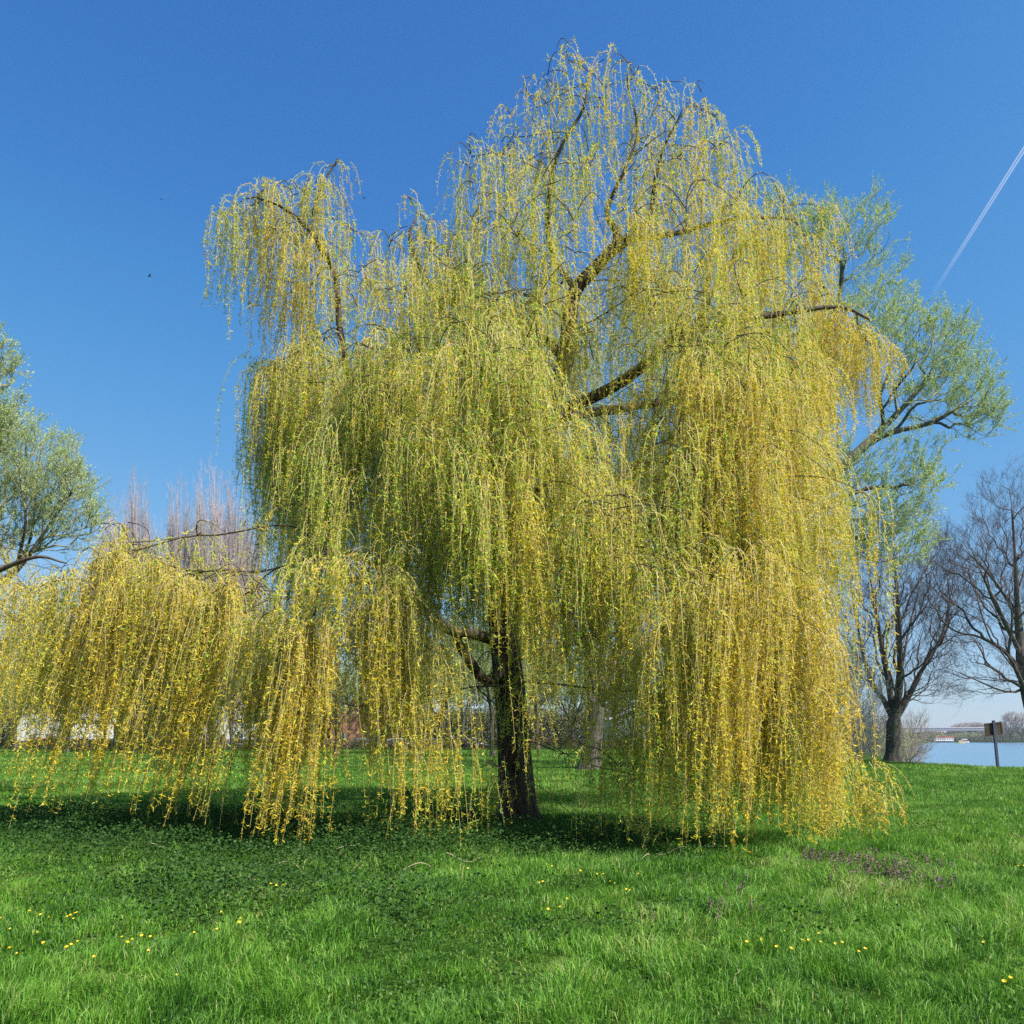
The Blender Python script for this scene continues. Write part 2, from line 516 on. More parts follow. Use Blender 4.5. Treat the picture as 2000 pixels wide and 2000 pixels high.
# ------------------------------------------------------------------ the weeping willow
def sweep(pts, rad, sides=28, ridge=.10, seed=0, flare=0):
    """a ridged bark tube along a polyline"""
    P = np.array(pts); n = len(P)
    T = np.gradient(P, axis=0); T = nrm(T)
    # parallel transport
    a = nrm(np.cross(T[0], [0.2, 1, .1])); A = [a]
    for i in range(1, n):
        a = a - T[i] * np.dot(a, T[i]); a = a / np.linalg.norm(a); A.append(a)
    A = np.array(A); B = np.cross(T, A)
    an = np.arange(sides) / sides * 2 * PI
    s = np.concatenate([[0], np.cumsum(np.linalg.norm(np.diff(P, axis=0), axis=1))])
    rg = np.zeros((n, sides)); rr = np.random.RandomState(seed)
    for kf in (3, 5, 9, 13):
        rg += np.sin(an[None, :] * kf + rr.uniform(0, 6) + 1.2 * np.sin(s[:, None] * rr.uniform(.6, 1.6) + rr.uniform(0, 6))) / (1 + kf * .12)
    rg = 1 + ridge * rg * .5
    if flare: rg = rg * (1 + flare * np.exp(-s[:, None] / .35) * (.7 + .5 * np.sin(an[None, :] * 5 + 1)))
    V = P[:, None, :] + (rad[:, None] * rg)[:, :, None] * (np.cos(an)[None, :, None] * A[:, None, :] + np.sin(an)[None, :, None] * B[:, None, :])
    idx = np.arange(n * sides).reshape(n, sides); nx_ = np.roll(idx, -1, axis=1)
    Q = np.stack([idx[:-1], nx_[:-1], nx_[1:], idx[1:]], -1).reshape(-1, 4)
    V = np.concatenate([V.reshape(-1, 3), P[-1:]])
    tri = np.stack([idx[-1], nx_[-1], np.full(sides, n * sides)], -1)
    return V, Q, tri

def strands(src, hd, ln, th0, dec, lean, rng, K=20, wob=.05):
    """hanging shoots. src (S,3), hd horizontal unit (S,3), ln lengths, th0 start angle from straight down, dec bend length"""
    S = len(src)
    ds = ln / (K - 1)
    P = np.empty((S, K, 3)); P[:, 0] = src
    ph = rng.uniform(0, 6.28, (S, 2)); fr = rng.uniform(1.0, 2.6, (S, 2))
    g = np.minimum(1, ds / dec)
    for k in range(1, K):
        s_ = ds * (k - .5)
        th = th0 * np.exp(-s_ / dec)
        d = np.sin(th)[:, None] * hd + np.cos(th)[:, None] * np.array([0, 0, -1.0])
        d = d + lean * np.clip(s_ / 1.0, 0, 1)[:, None]
        d[:, 0] += wob * np.sin(s_ * fr[:, 0] + ph[:, 0]); d[:, 1] += wob * np.sin(s_ * fr[:, 1] + ph[:, 1])
        P[:, k] = P[:, k - 1] + nrm(d) * ds[:, None]
    return P

def strand_leaves(P, ln, tone, rng, spacing, lsize, wratio=.165):
    S, K, _ = P.shape
    cnt = np.maximum(2, (ln / spacing * rng.uniform(.45, 1.35, S)).astype(int))
    i = np.repeat(np.arange(S), cnt); n = len(i)
    ba = rng.uniform(.85, 1.5, S)[i]
    k = rng.random(n) ** (1 / ba) * (K - 1.001); k0 = k.astype(int); f = (k - k0)[:, None]
    A = P[i, k0]; Bn = P[i, k0 + 1]
    B = A * (1 - f) + Bn * f + rng.normal(size=(n, 3)) * .006
    T = nrm(Bn - A)
    o = nrm(np.cross(T, rng.normal(size=(n, 3))))
    D = nrm(o * rng.uniform(.35, .95, n)[:, None] + T * rng.uniform(-.1, 1.3, n)[:, None])
    L = lsize * rng.uniform(.55, 1.4, n)
    V, T3, Q = curl_leaves(B, D, L, L * wratio, rng, rng.uniform(.6, 2.6, n))
    # leafy green near the top of a shoot, catkins lower down
    tn = np.clip(tone[i] + rng.normal(size=n) * .21 + .12 * (.5 - k / K), 0, 1)
    return V, T3, Q, np.repeat(tn, 6)

def willow(name, label, base, trunk, tr, limbs, mops, seed, spacing=.027, lsize=.070, leanf=None, bf=.35, trunk_sides=40, twr=.0032):
    rng = np.random.RandomState(seed)
    e = root(name, base, label, 'tree')
    G = Grow(np.array(base, float))
    tp, trd = G.poly(trunk, tr, seg=.18)
    V, Q, T3 = sweep(tp, trd, trunk_sides, .13, seed, flare=.42)
    tk = mk('trunk', V, [Q, T3], M['willow_bark'], e, smooth=True)
    for n_, (lp, lr) in enumerate(limbs):
        p_, r_ = G.poly(lp, lr, seg=.2)
        V, Q, T3 = sweep(p_, r_, 14, .10, seed + n_)
        mk('limb', V, [Q, T3], M['limb_bark'], tk, smooth=True)
    srcs, hds, lns, th0s, decs, tones, leans, tg, arms = [], [], [], [], [], [], [], [], []
    for (u, vt, Y, r, vb, ns, tone) in mops:
        if leanf and vt > 500:
            if u > 1450: u -= min(1, (u - 1450) / 100) * (50 if vt > 700 and vt < 1400 else 25)
            if 470 < u < 640 and vt < 960: u += (640 - u) / 170 * 42
        c = W(u, vt, Y) - np.array([0, 0, .18 + r * .30])
        zb = max(.05, W(u, vb, Y)[2])
        c[2] = max(c[2], .5)
        tg.append(c[None])
        na = max(2, int(round(1.5 + r * 5)))
        az = rng.uniform(0, 2 * PI) + np.arange(na) * 2.4 + rng.normal(size=na) * .4
        al = r * rng.uniform(.35, 1.35, na)
        if r > .5 and rng.random() < .5 and not (u > 1480 or u < 640 or vt < 420):
            q_ = rng.randint(0, na); al[q_] = r * rng.uniform(1.6, 2.2)
        s_ = np.linspace(0, 1, 9)
        rise = rng.uniform(.0, .55, na) * np.minimum(r, .9)
        hx = np.stack([np.cos(az), np.sin(az)], 1)
        kink = rng.normal(size=(na, 1)) * .25
        A = np.empty((na, 9, 3))
        A[:, :, :2] = c[:2] + hx[:, None, :] * al[:, None, None] * s_[None, :, None] + np.stack([-hx[:, 1], hx[:, 0]], 1)[:, None, :] * (kink * np.sin(s_ * 3.1))[:, :, None] * al[:, None, None]
        A[:, :, 2] = c[2] + rise[:, None] * np.sin(s_ * 2.2)[None] * 1.2 - (al * rng.uniform(.25, .9, na))[:, None] * (s_ ** 2.2)[None]
        A[:, :, 2] += rng.normal(size=(na, 1)) * .22 * (r > .4)
        A[:, :, 2] = np.maximum(A[:, :, 2], .35)
        arms.append(A)
        ns = int(ns * DENS * (.38 if (u < 660 and vt > 980 and r > .38) else 1) * (.55 if vt < 330 else .8 if vt < 620 else 1.0))
        j = rng.randint(0, na, ns); kk = rng.beta(1.3, .9, ns) * 7.999
        cc = rng.beta(1.4, .8, (na, 3)) * 7.999; ci = cc[j, rng.randint(0, 3, ns)] + rng.normal(size=ns) * .22
        kk = np.where(rng.random(ns) < .6, np.clip(ci, 0, 7.99), kk); k0 = kk.astype(int); f = (kk - k0)[:, None]
        s0 = A[j, k0] * (1 - f) + A[j, k0 + 1] * f + rng.normal(size=(ns, 3)) * [.07, .07, .04]
        s0[:, 2] -= (rng.random(ns) < .4) * rng.uniform(0, .8, ns) * (r > .4)
        s0[:, 2] = np.maximum(s0[:, 2], .3)
        ta = az[j] + rng.normal(size=ns) * .9
        hd = np.stack([np.cos(ta), np.sin(ta), np.zeros(ns)], 1)
        dz = np.maximum(.35, s0[:, 2] - zb - (np.abs(rng.normal(size=na)) * .5 * (rng.random(na) < .6))[j])
        frac = 1 - rng.beta(1.0, 1.7, ns) * .85
        srcs.append(s0); hds.append(hd); lns.append(dz * frac + .15)
        th0s.append(np.radians(rng.uniform(30, 140, ns))); decs.append(rng.uniform(.08, .38, ns) * (1 if r > .3 else .6))
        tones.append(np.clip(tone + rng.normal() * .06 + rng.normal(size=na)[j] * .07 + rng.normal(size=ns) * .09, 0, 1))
        lx = leanf(u, vt) if leanf else 0
        leans.append(np.tile([lx, 0, 0], (ns, 1)) + (rng.normal(size=(na, 3)) * [.05, .05, 0])[j] + rng.normal(size=(ns, 3)) * [.05, .05, 0])
    G.down = 1.5
    G.targets(np.concatenate(tg), bf=bf, seg=.3, lift=.15, base=W(1000, 900, 15.4) if leanf else None)
    G.radii(tip=.008, e=2.3)
    nb = G.fix[:G.n] == 0
    src = np.concatenate(srcs); hd = np.concatenate(hds); ln = np.concatenate(lns); th = np.concatenate(th0s); dec = np.concatenate(decs)
    tone = np.concatenate(tones); lean = np.concatenate(leans)
    P = strands(src, hd, ln, th, dec, lean, rng, wob=.09)
    # shoots hanging from the finer branches all through the crown
    cand = np.where(nb & (G.P[:G.n, 2] > 2.6) & (G.r < .05))[0]
    nx2 = int(FILL * len(src)); jj = cand[rng.randint(0, len(cand), nx2)]
    a = rng.uniform(0, 2 * PI, nx2); lnx = rng.uniform(.5, 2.2, nx2)
    lnx = np.minimum(lnx, np.maximum(.3, G.P[jj, 2] - .3))
    Px = strands(G.P[jj] + rng.normal(size=(nx2, 3)) * .05, np.stack([np.cos(a), np.sin(a), 0 * a], 1), lnx, np.radians(rng.uniform(30, 150, nx2)), rng.uniform(.1, .4, nx2), rng.normal(size=(nx2, 3)) * [.05, .05, 0], rng, wob=.1)
    P = np.concatenate([P, Px]); ln = np.concatenate([ln, lnx]); tone = np.concatenate([tone, rng.normal(.45, .14, nx2)]); lean = np.concatenate([lean, np.zeros((nx2, 3))])
    if leanf:      # natural windows in the crown, where the limbs and the lawn behind show
        uu = P[:, :, 0] / P[:, :, 1] * F + 1000; vv = HOR - (P[:, :, 2] - CAMZ) / P[:, :, 1] * F
        kp = np.ones(len(P), bool)
        for (a0, a1, b0, b1, pr) in ((1120, 1225, 440, 560, .45), (1130, 1300, 660, 820, .3), (1110, 1190, 1330, 1500, .35), (640, 700, 1280, 1600, .6), (790, 940, 1200, 1500, .25),
                                     (620, 690, 520, 740, .25), (140, 240, 1380, 1560, .5), (430, 480, 1350, 1560, .5), (960, 1120, 480, 560, .2)):
            inside = ((uu > a0) & (uu < a1) & (vv > b0) & (vv < b1)).any(1)
            kp &= ~(inside & (rng.random(len(P)) < pr))
        P, ln, tone, lean = P[kp], ln[kp], tone[kp], lean[kp]
    # side shoots splitting off
    ns2 = int(len(P) * .45); i = rng.randint(0, len(P), ns2); k0 = rng.randint(2, 13, ns2)
    ln2 = ln[i] * (1 - k0 / 19.0) * rng.uniform(.4, .95, ns2); a = rng.uniform(0, 2 * PI, ns2)
    P2 = strands(P[i, k0], np.stack([np.cos(a), np.sin(a), 0 * a], 1), ln2, np.radians(rng.uniform(20, 90, ns2)), rng.uniform(.06, .2, ns2), lean[i], rng, wob=.12)
    P = np.concatenate([P, P2]); ln = np.concatenate([ln, ln2]); tone = np.concatenate([tone, np.clip(tone[i] + rng.normal(size=ns2) * .08, 0, 1)])
    g = gz(P[:, :, 0], P[:, :, 1]) + .03
    P[:, :, 2] = np.maximum(P[:, :, 2], g)
    R = np.linspace(1.25, .5, P.shape[1])[None, :] * (twr * rng.uniform(.7, 1.4, (len(P), 1)))
    G.r = np.where(nb, np.minimum(G.r, .04), G.r)
    A = np.concatenate(arms)
    V, Q = join([G.tubes(nb, 6), batch_tubes(A, np.linspace(.010, .004, 9)[None] * np.ones((len(A), 1)), 4)])
    mk('branches', V, [Q], M['limb_bark'], e, smooth=True)
    V, Q = batch_tubes(P, R, 3)
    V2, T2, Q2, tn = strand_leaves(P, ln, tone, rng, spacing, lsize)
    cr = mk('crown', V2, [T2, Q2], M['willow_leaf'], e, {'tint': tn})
    mk('hanging_shoots', V, [Q], M['willow_twig'], cr)
    print(name, 'strands', len(P), 'leaves', len(Q2), 'nodes', G.n)
    return e

DENS = 1.0
FILL = .22
TB = W(1012, 1600, 15.4); TB[2] = -.05
trunk = [TB, W(1005, 1500, 15.4), W(1000, 1400, 15.4), W(990, 1300, 15.4), W(978, 1200, 15.4), W(975, 1100, 15.4), W(985, 1000, 15.4),
         W(1010, 900, 15.5), W(1050, 820, 15.6), W(1085, 760, 15.6), W(1106, 690, 15.5), W(1112, 620, 15.4), W(1125, 565, 15.3), W(1165, 520, 15.2),
         W(1207, 467, 15.1), W(1188, 425, 15.1), W(1190, 395, 15.1), W(1225, 320, 15), W(1245, 250, 15), W(1225, 160, 15), W(1235, 115, 15)]
tr = [.35, .32, .30, .27, .24, .22, .21, .20, .19, .18, .165, .14, .125, .115, .085, .05, .04, .026, .018, .012, .008]
limbs = [
    ([W(985, 1300, 15.3), W(950, 1330, 15.0), W(900, 1265, 14.7), W(880, 1230, 14.4), W(800, 1180, 13.8), W(700, 1130, 13), W(620, 1150, 12.4)], [.13, .10, .09, .07, .045, .025, .012]),
    ([W(978, 1255, 15.3), W(930, 1240, 14.7), W(870, 1228, 14.2), W(800, 1160, 13.5), W(700, 1085, 13), W(620, 1085, 12.8), W(540, 1110, 12.8)], [.12, .10, .08, .055, .03, .02, .012]),
    ([W(990, 1010, 15.4), W(900, 860, 15), W(780, 775, 14.8), W(690, 745, 14.7), W(665, 650, 14.7), W(655, 540, 14.8), W(620, 470, 14.9), W(560, 410, 15), W(500, 385, 15.1)], [.14, .12, .10, .085, .06, .05, .04, .03, .015]),
    ([W(655, 540, 14.8), W(610, 450, 15), W(625, 370, 15.1), W(660, 310, 15.2)], [.03, .025, .02, .012]),
    ([W(1050, 820, 15.6), W(1150, 780, 15.2), W(1230, 735, 14.8), W(1330, 655, 14.4), W(1400, 635, 14.3), W(1530, 612, 14.3), W(1640, 600, 14.5), W(1700, 625, 14.6)], [.12, .11, .10, .08, .06, .05, .03, .02]),
    ([W(1330, 655, 14.4), W(1380, 670, 13.9), W(1480, 740, 13.2), W(1560, 830, 12.8)], [.06, .05, .04, .02]),
    ([W(1106, 700, 15.5), W(1000, 620, 15.8), W(900, 640, 15.3), W(840, 560, 15), W(800, 470, 15), W(815, 420, 15)], [.09, .07, .05, .04, .03, .015]),
    ([W(1125, 565, 15.3), W(1080, 500, 15.5), W(1070, 410, 15.2), W(1090, 300, 15.1), W(1140, 210, 15), W(1150, 140, 15)], [.07, .05, .045, .035, .025, .015]),
    ([W(1165, 520, 15.2), W(1260, 440, 15.4), W(1280, 350, 15.2), W(1300, 280, 15.2), W(1340, 210, 15.2)], [.06, .045, .035, .025, .012]),
    ([W(1207, 467, 15.1), W(1300, 460, 14.9), W(1420, 430, 15), W(1500, 425, 15.2), W(1560, 430, 15.3)], [.06, .045, .035, .02, .012]),
    ([W(985, 1060, 15.3), W(1080, 1000, 14.2), W(1180, 1010, 13), W(1300, 1040, 12.3), W(1420, 1080, 11.8), W(1530, 1120, 11.8)], [.12, .10, .08, .06, .04, .02]),
    ([W(1010, 900, 15.5), W(1000, 830, 14), W(1010, 780, 12.6), W(1050, 850, 11.8), W(1120, 950, 11.4)], [.10, .08, .06, .035, .02]),
    ([W(1050, 820, 15.6), W(1200, 800, 16.5), W(1350, 780, 17.5), W(1480, 800, 18.3)], [.11, .09, .06, .03]),
    ([W(1010, 900, 15.5), W(900, 880, 17), W(780, 860, 18), W(650, 850, 19)], [.11, .09, .06, .03]),
]
mops = [  # column, top row, distance, radius, lowest row, shoots, tone (0 ochre .. 1 green)
    # crest
    (1110, 82, 15, .55, 240, 26, .25), (1070, 120, 15, .5, 280, 22, .3), (1235, 108, 15, .6, 290, 34, .22), (1180, 135, 15.1, .5, 300, 22, .3), (1290, 140, 15, .5, 320, 40, .2),
    (1370, 175, 15.1, .45, 330, 22, .25), (1040, 180, 15.2, .5, 330, 26, .3), (1150, 190, 15, .6, 380, 40, .3), (1320, 200, 15, .6, 380, 46, .25), (1240, 210, 15, .6, 400, 44, .3),
    (1000, 235, 15.3, .5, 380, 26, .3), (1080, 225, 15, .5, 400, 36, .3), (1395, 200, 15.2, .3, 380, 8, .3),
    (920, 272, 15, .5, 480, 46, .35), (980, 262, 14.6, .6, 540, 56, .35), (1060, 275, 14.4, .8, 500, 70, .35), (1150, 270, 14.4, .8, 520, 70, .35),
    (1240, 272, 14.4, .8, 540, 70, .3), (1330, 262, 14.6, .7, 520, 70, .3), (1400, 258, 14.8, .4, 460, 60, .25),
    (925, 380, 14.3, .7, 640, 80, .35), (1010, 400, 13.9, .9, 650, 90, .35), (1120, 400, 13.9, .9, 600, 80, .4), (1230, 390, 13.8, .9, 600, 90, .3), (1340, 380, 13.9, .9, 680, 110, .3), (1440, 380, 14.4, .7, 700, 80, .3),
    # upper left
    (432, 398, 15.3, .12, 610, 16, .35), (470, 395, 15.2, .22, 600, 40, .3), (515, 343, 15.2, .35, 590, 50, .3), (570, 350, 15.2, .45, 640, 50, .3), (655, 298, 15.2, .25, 430, 18, .3), (630, 340, 15.1, .4, 560, 50, .3),
    (690, 420, 15.1, .35, 640, 34, .35), (760, 440, 15.1, .45, 640, 46, .35), (830, 425, 15, .5, 640, 46, .35), (880, 450, 14.9, .5, 660, 60, .35), (800, 365, 15.1, .12, 470, 4, .35),
    (540, 420, 14.9, .6, 740, 70, .3), (610, 460, 14.8, .6, 720, 70, .3), (700, 500, 14.6, .7, 720, 80, .35), (790, 520, 14.2, .8, 740, 100, .35), (880, 540, 13.8, .9, 760, 120, .35), (560, 560, 15.4, .6, 740, 50, .35),
    # upper right
    (1530, 398, 15.4, .6, 620, 80, .25), (1470, 440, 14.8, .7, 700, 90, .3), (1590, 470, 15.3, .5, 720, 70, .3), (1560, 540, 15, .8, 800, 110, .3), (1650, 575, 14.9, .6, 860, 110, .2), (1715, 640, 15, .4, 850, 60, .15), (1690, 620, 14.8, .4, 850, 60, .2), (1745, 655, 15, .2, 760, 16, .15),
    (1450, 560, 13.6, 1.0, 850, 150, .3), (1340, 520, 13.2, 1.0, 720, 120, .35), (1240, 520, 13.6, .9, 680, 90, .35), (1060, 540, 13.3, .9, 680, 80, .4), (960, 540, 13.3, .9, 720, 110, .4),
    (1560, 640, 14, .9, 980, 160, .3), (1620, 720, 14.3, .7, 930, 90, .25),
    # middle left
    (495, 680, 15.2, .35, 960, 50, .4), (490, 700, 15.2, .25, 1040, 40, .4), (520, 820, 15.4, .4, 1070, 50, .5), (540, 660, 15, .55, 1060, 80, .4), (600, 700, 14.6, .8, 1080, 100, .5), (570, 820, 15.3, .8, 1080, 90, .6), (670, 740, 14, .9, 1110, 130, .45), (640, 850, 14.8, .9, 1120, 110, .6),
    (760, 620, 13.6, .9, 980, 130, .4), (730, 840, 13.3, 1.0, 1180, 160, .5), (850, 650, 12.7, 1.0, 1020, 150, .4), (500, 850, 15.6, .4, 1060, 36, .55),
    # centre front
    (950, 660, 11.9, 1.0, 1100, 180, .42), (1020, 680, 11.6, .8, 1000, 140, .45), (1060, 790, 11.3, .9, 1180, 180, .45), (1120, 870, 11.5, .6, 1230, 110, .42), (960, 850, 11.1, .9, 1260, 170, .5), (870, 830, 11.8, 1.0, 1220, 170, .45), (790, 900, 12.3, 1.0, 1230, 150, .45),
    (1010, 960, 11, .6, 1300, 90, .4), (890, 1000, 11.8, .7, 1180, 60, .5),
    # centre hollow, thin
    (1160, 600, 14.3, .6, 760, 26, .4), (1240, 640, 14.2, .7, 820, 34, .4), (1190, 820, 15, .8, 1080, 70, .5), (1280, 760, 14.3, .8, 1060, 100, .45), (1200, 940, 14, .9, 1250, 120, .5),
    # right curtain
    (1370, 680, 12.6, 1.0, 1100, 170, .35), (1470, 700, 12.4, 1.0, 1200, 190, .3), (1560, 780, 12.8, .8, 1250, 170, .3), (1600, 850, 13.4, .5, 1250, 110, .3), (1620, 1000, 13.6, .4, 1260, 70, .3), (1370, 860, 12.6, 1.0, 1250, 170, .4), (1480, 900, 12, 1.0, 1400, 190, .3),
    (1570, 960, 12.4, .7, 1400, 160, .3), (1290, 950, 13, 1.0, 1300, 130, .5),
    # lower right
    (1180, 1030, 11.6, .7, 1340, 70, .5), (1260, 1040, 11.3, .9, 1540, 130, .45), (1350, 1070, 11, 1.0, 1650, 170, .4), (1440, 1080, 10.8, 1.0, 1680, 210, .32), (1530, 1090, 11, .9, 1680, 210, .3), (1585, 1130, 11.6, .5, 1640, 120, .28),
    (1450, 1280, 11.4, 1.0, 1680, 130, .4), (1560, 1330, 11.6, .7, 1670, 120, .35), (1330, 1330, 11.8, .9, 1680, 90, .55), (1620, 1410, 12, .6, 1640, 100, .4), (1670, 1480, 12.3, .5, 1640, 80, .35), (1720, 1500, 12.4, .3, 1630, 34, .25), (1645, 1290, 12.4, .2, 1480, 12, .3),
    (1240, 1300, 12.3, .7, 1640, 40, .6), (1150, 1200, 12, .6, 1400, 26, .55), (1090, 1420, 12.6, .6, 1660, 26, .65), (1210, 1450, 11.6, .8, 1690, 44, .65), (1380, 1500, 11.4, .9, 1700, 60, .6),
    # lower centre
    (1045, 1120, 11.5, .25, 1540, 30, .25), (1020, 1300, 11.8, .3, 1480, 10, .5), (1090, 1130, 11.8, .5, 1420, 30, .5), (870, 1100, 12, .5, 1330, 18, .5), (840, 1230, 11.2, .35, 1660, 40, .3), (870, 1400, 11.2, .35, 1670, 22, .35),
    (980, 1480, 12, .7, 1680, 22, .6), (930, 1300, 12.3, .5, 1600, 14, .5),
    # lower left arches
    (610, 1190, 11.0, .20, 1650, 100, .2), (575, 1200, 11.1, .22, 1640, 80, .22), (530, 1170, 11.3, .18, 1560, 60, .25), (490, 1190, 11.4, .18, 1600, 50, .3), (440, 1110, 11.6, .22, 1610, 80, .25), (400, 1150, 11.7, .2, 1600, 80, .22), (350, 1110, 11.9, .2, 1560, 60, .25),
    (300, 1060, 12, .25, 1500, 60, .25), (245, 1120, 12, .2, 1610, 90, .2), (215, 1060, 12.2, .2, 1500, 60, .2), (180, 1160, 12.2, .2, 1560, 60, .2), (120, 1100, 12.6, .3, 1480, 70, .25), (60, 1120, 13, .35, 1460, 70, .25), (770, 1125, 11, .16, 1440, 80, .25), (735, 1150, 11, .16, 1500, 60, .28), (845, 1180, 11, .16, 1650, 34, .22), (790, 1330, 11, .15, 1640, 16, .25), (745, 1280, 11, .12, 1640, 14, .25),
    (650, 1330, 11, .1, 1640, 12, .25),
    (755, 1100, 11.2, .45, 1480, 120, .38), (745, 1240, 11.3, .2, 1620, 30, .3), (700, 1090, 11.3, .55, 1300, 120, .55), (660, 1310, 11.2, .12, 1640, 14, .25), (690, 1350, 11.2, .12, 1690, 10, .3), (630, 1085, 11.6, .6, 1330, 120, .55),
    (560, 1105, 11.8, .7, 1400, 100, .55), (610, 1230, 11.1, .35, 1650, 90, .22), (560, 1240, 11.5, .45, 1560, 80, .3), (580, 1160, 12, .6, 1480, 80, .4), (520, 1250, 12.4, .5, 1620, 70, .4), (480, 1120, 12.5, .7, 1450, 80, .55),
    (430, 1070, 12.7, .6, 1500, 90, .45), (385, 1010, 12.9, .4, 1250, 30, .5), (400, 1130, 12.3, .7, 1560, 130, .32), (340, 1080, 12.6, .7, 1560, 130, .35), (300, 1200, 12.4, .7, 1580, 120, .35), (250, 1030, 12.8, .7, 1450, 110, .3), (200, 1015, 13, .6, 1350, 100, .25),
    (230, 1180, 12.5, .7, 1600, 130, .28), (170, 1120, 12.8, .6, 1600, 120, .25), (140, 1250, 12.8, .4, 1620, 80, .25), (340, 1300, 12.9, .8, 1600, 90, .45), (450, 1320, 13.3, .7, 1620, 80, .5), (420, 1420, 12.2, .6, 1640, 50, .5),
]
# smaller clumps over the near side
rb = np.random.RandomState(78)
for _ in range(80):
    u = rb.uniform(580, 1580); hw = (u - 1060) / 600
    vt = rb.uniform(480, 1080)
    if u < 900 and vt < 620: vt += 150
    if 1120 < u < 1310 and 560 < vt < 900: continue
    Yf = 15.4 - 4.3 * math.sqrt(max(.05, 1 - hw * hw)) * min(1, (vt - 250) / 550)
    mops.append((u, vt, Yf + rb.uniform(-.3, 1.0), rb.uniform(.3, .75), min(vt + rb.uniform(180, 420), 1200 if u < 1200 else 1560), 36, rb.uniform(.3, .7)))
# the far side of the crown
rb = np.random.RandomState(77)
for _ in range(64):
    u = rb.uniform(560, 1560); hw = (u - 1060) / 560
    vt = rb.uniform(430, 1150)
    if u < 880 and vt < 560: vt += 180
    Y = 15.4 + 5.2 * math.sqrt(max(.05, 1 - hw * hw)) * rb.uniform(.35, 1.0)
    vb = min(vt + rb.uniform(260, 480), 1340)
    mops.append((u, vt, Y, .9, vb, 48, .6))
for _ in range(7):
    u = rb.uniform(450, 1500); vt = rb.uniform(1060, 1200); Y = rb.uniform(17, 21)
    mops.append((u, vt, Y, .9, rb.uniform(1300, 1420), 34, .6))

def leanf(u, vt):
    if u < 640 and vt > 980: return -.10 - .17 * min(1, (640 - u) / 300.0)
    if u > 1560 and vt > 1250: return .22
    return -.03 if u < 700 else 0.0
willow('weeping_willow', 'tall yellow green weeping willow in the middle whose hanging shoots reach the grass', [TB[0], TB[1], 0], trunk, tr, limbs, mops, 3, leanf=leanf)

# second weeping willow far left, behind
mops2 = []
for _ in range(64):
    u = rb.uniform(-420, 190); vt = rb.uniform(1000, 1260) + max(0, u - 60) * .6
    mops2.append((u, vt, rb.uniform(20, 27), 1.2, rb.uniform(1400, 1480), 60, .3))
B2 = W(-160, 1500, 23); B2[2] = 0
willow('weeping_willow', 'low ochre weeping willow at the left edge behind the long hanging shoots', B2,
       [B2, W(-160, 1400, 23), W(-150, 1250, 23), W(-140, 1120, 23)], [.3, .26, .22, .12],
       [([W(-150, 1250, 23), W(-60, 1150, 22.5), W(60, 1090, 22), W(130, 1100, 22)], [.12, .09, .05, .02])], mops2, 9, spacing=.04, lsize=.085, trunk_sides=24, twr=.004)

# ------------------------------------------------------------------ green willows and bare trees
def sph(u, v, Y, px, py=None, w=1.0, dy=None):
    s = Y / F
    return (W(u, v, Y), (px * s, (dy if dy else (px + (py or px)) / 2 * s), (py or px) * s), w)

Y = 40
bA = W(1152, 1503, Y); bA[2] = -.1
tree('green_willow', 'tall grey green willow behind the weeping willow with a long limb reaching right', None, bA,
     [[bA, W(1158, 1440, Y), W(1165, 1370, Y)],
      [W(1165, 1370, Y), W(1205, 1335, 39.5), W(1350, 1190, 39), W(1500, 1050, 38.5), W(1620, 935, 38), W(1690, 870, 38), W(1760, 800, 38), W(1810, 740, 38), W(1835, 690, 38)],
      [W(1690, 870, 38), W(1740, 845, 37.6), W(1820, 825, 37), W(1900, 780, 37)],
      [W(1165, 1370, Y), W(1260, 1150, 40.5), W(1400, 900, 41), W(1560, 740, 41), W(1635, 600, 41), W(1645, 470, 41)],
      [W(1165, 1370, Y), W(1220, 1000, 41), W(1350, 650, 42), W(1470, 450, 42)],
      [W(1165, 1370, Y), W(1120, 1100, 41), W(1080, 800, 42), W(1100, 600, 42)],
      [W(1500, 1050, 38.5), W(1600, 990, 37), W(1720, 950, 36.5), W(1800, 975, 36)]],
     [sph(1480, 440, 42, 75, 60, 1), sph(1545, 470, 42, 60, 60, .7), sph(1650, 470, 41, 85, 75, 1.5), sph(1700, 590, 41, 80, 70, 1.2), sph(1640, 680, 40, 80, 80, 1), sph(1760, 670, 38, 75, 65, 1.1), sph(1840, 690, 38, 60, 60, 1.0),
      sph(1880, 770, 37, 60, 60, .8), sph(1905, 820, 37, 45, 40, .5), sph(1780, 770, 38, 80, 60, .7), sph(1740, 910, 37, 90, 60, .8), sph(1790, 960, 36.5, 45, 40, .35), sph(1680, 1020, 37, 70, 80, 1.2), sph(1740, 1050, 37, 70, 70, .9), sph(1640, 930, 38, 50, 60, .6),
      sph(1300, 800, 42, 220, 300, 2.5, 5), sph(1000, 900, 42, 200, 300, 1.5, 5), sph(1500, 800, 41, 130, 200, 1.2, 4)],
     1700, 21, tip=.007, e_=2.0, bf=.42, seg=.6, per=2, tl=1.0, sub=3, leaf='green_leaf', leaves=260000, lsize=.085, rmax=.014, up=.35, base_r=.5, shell=.2)

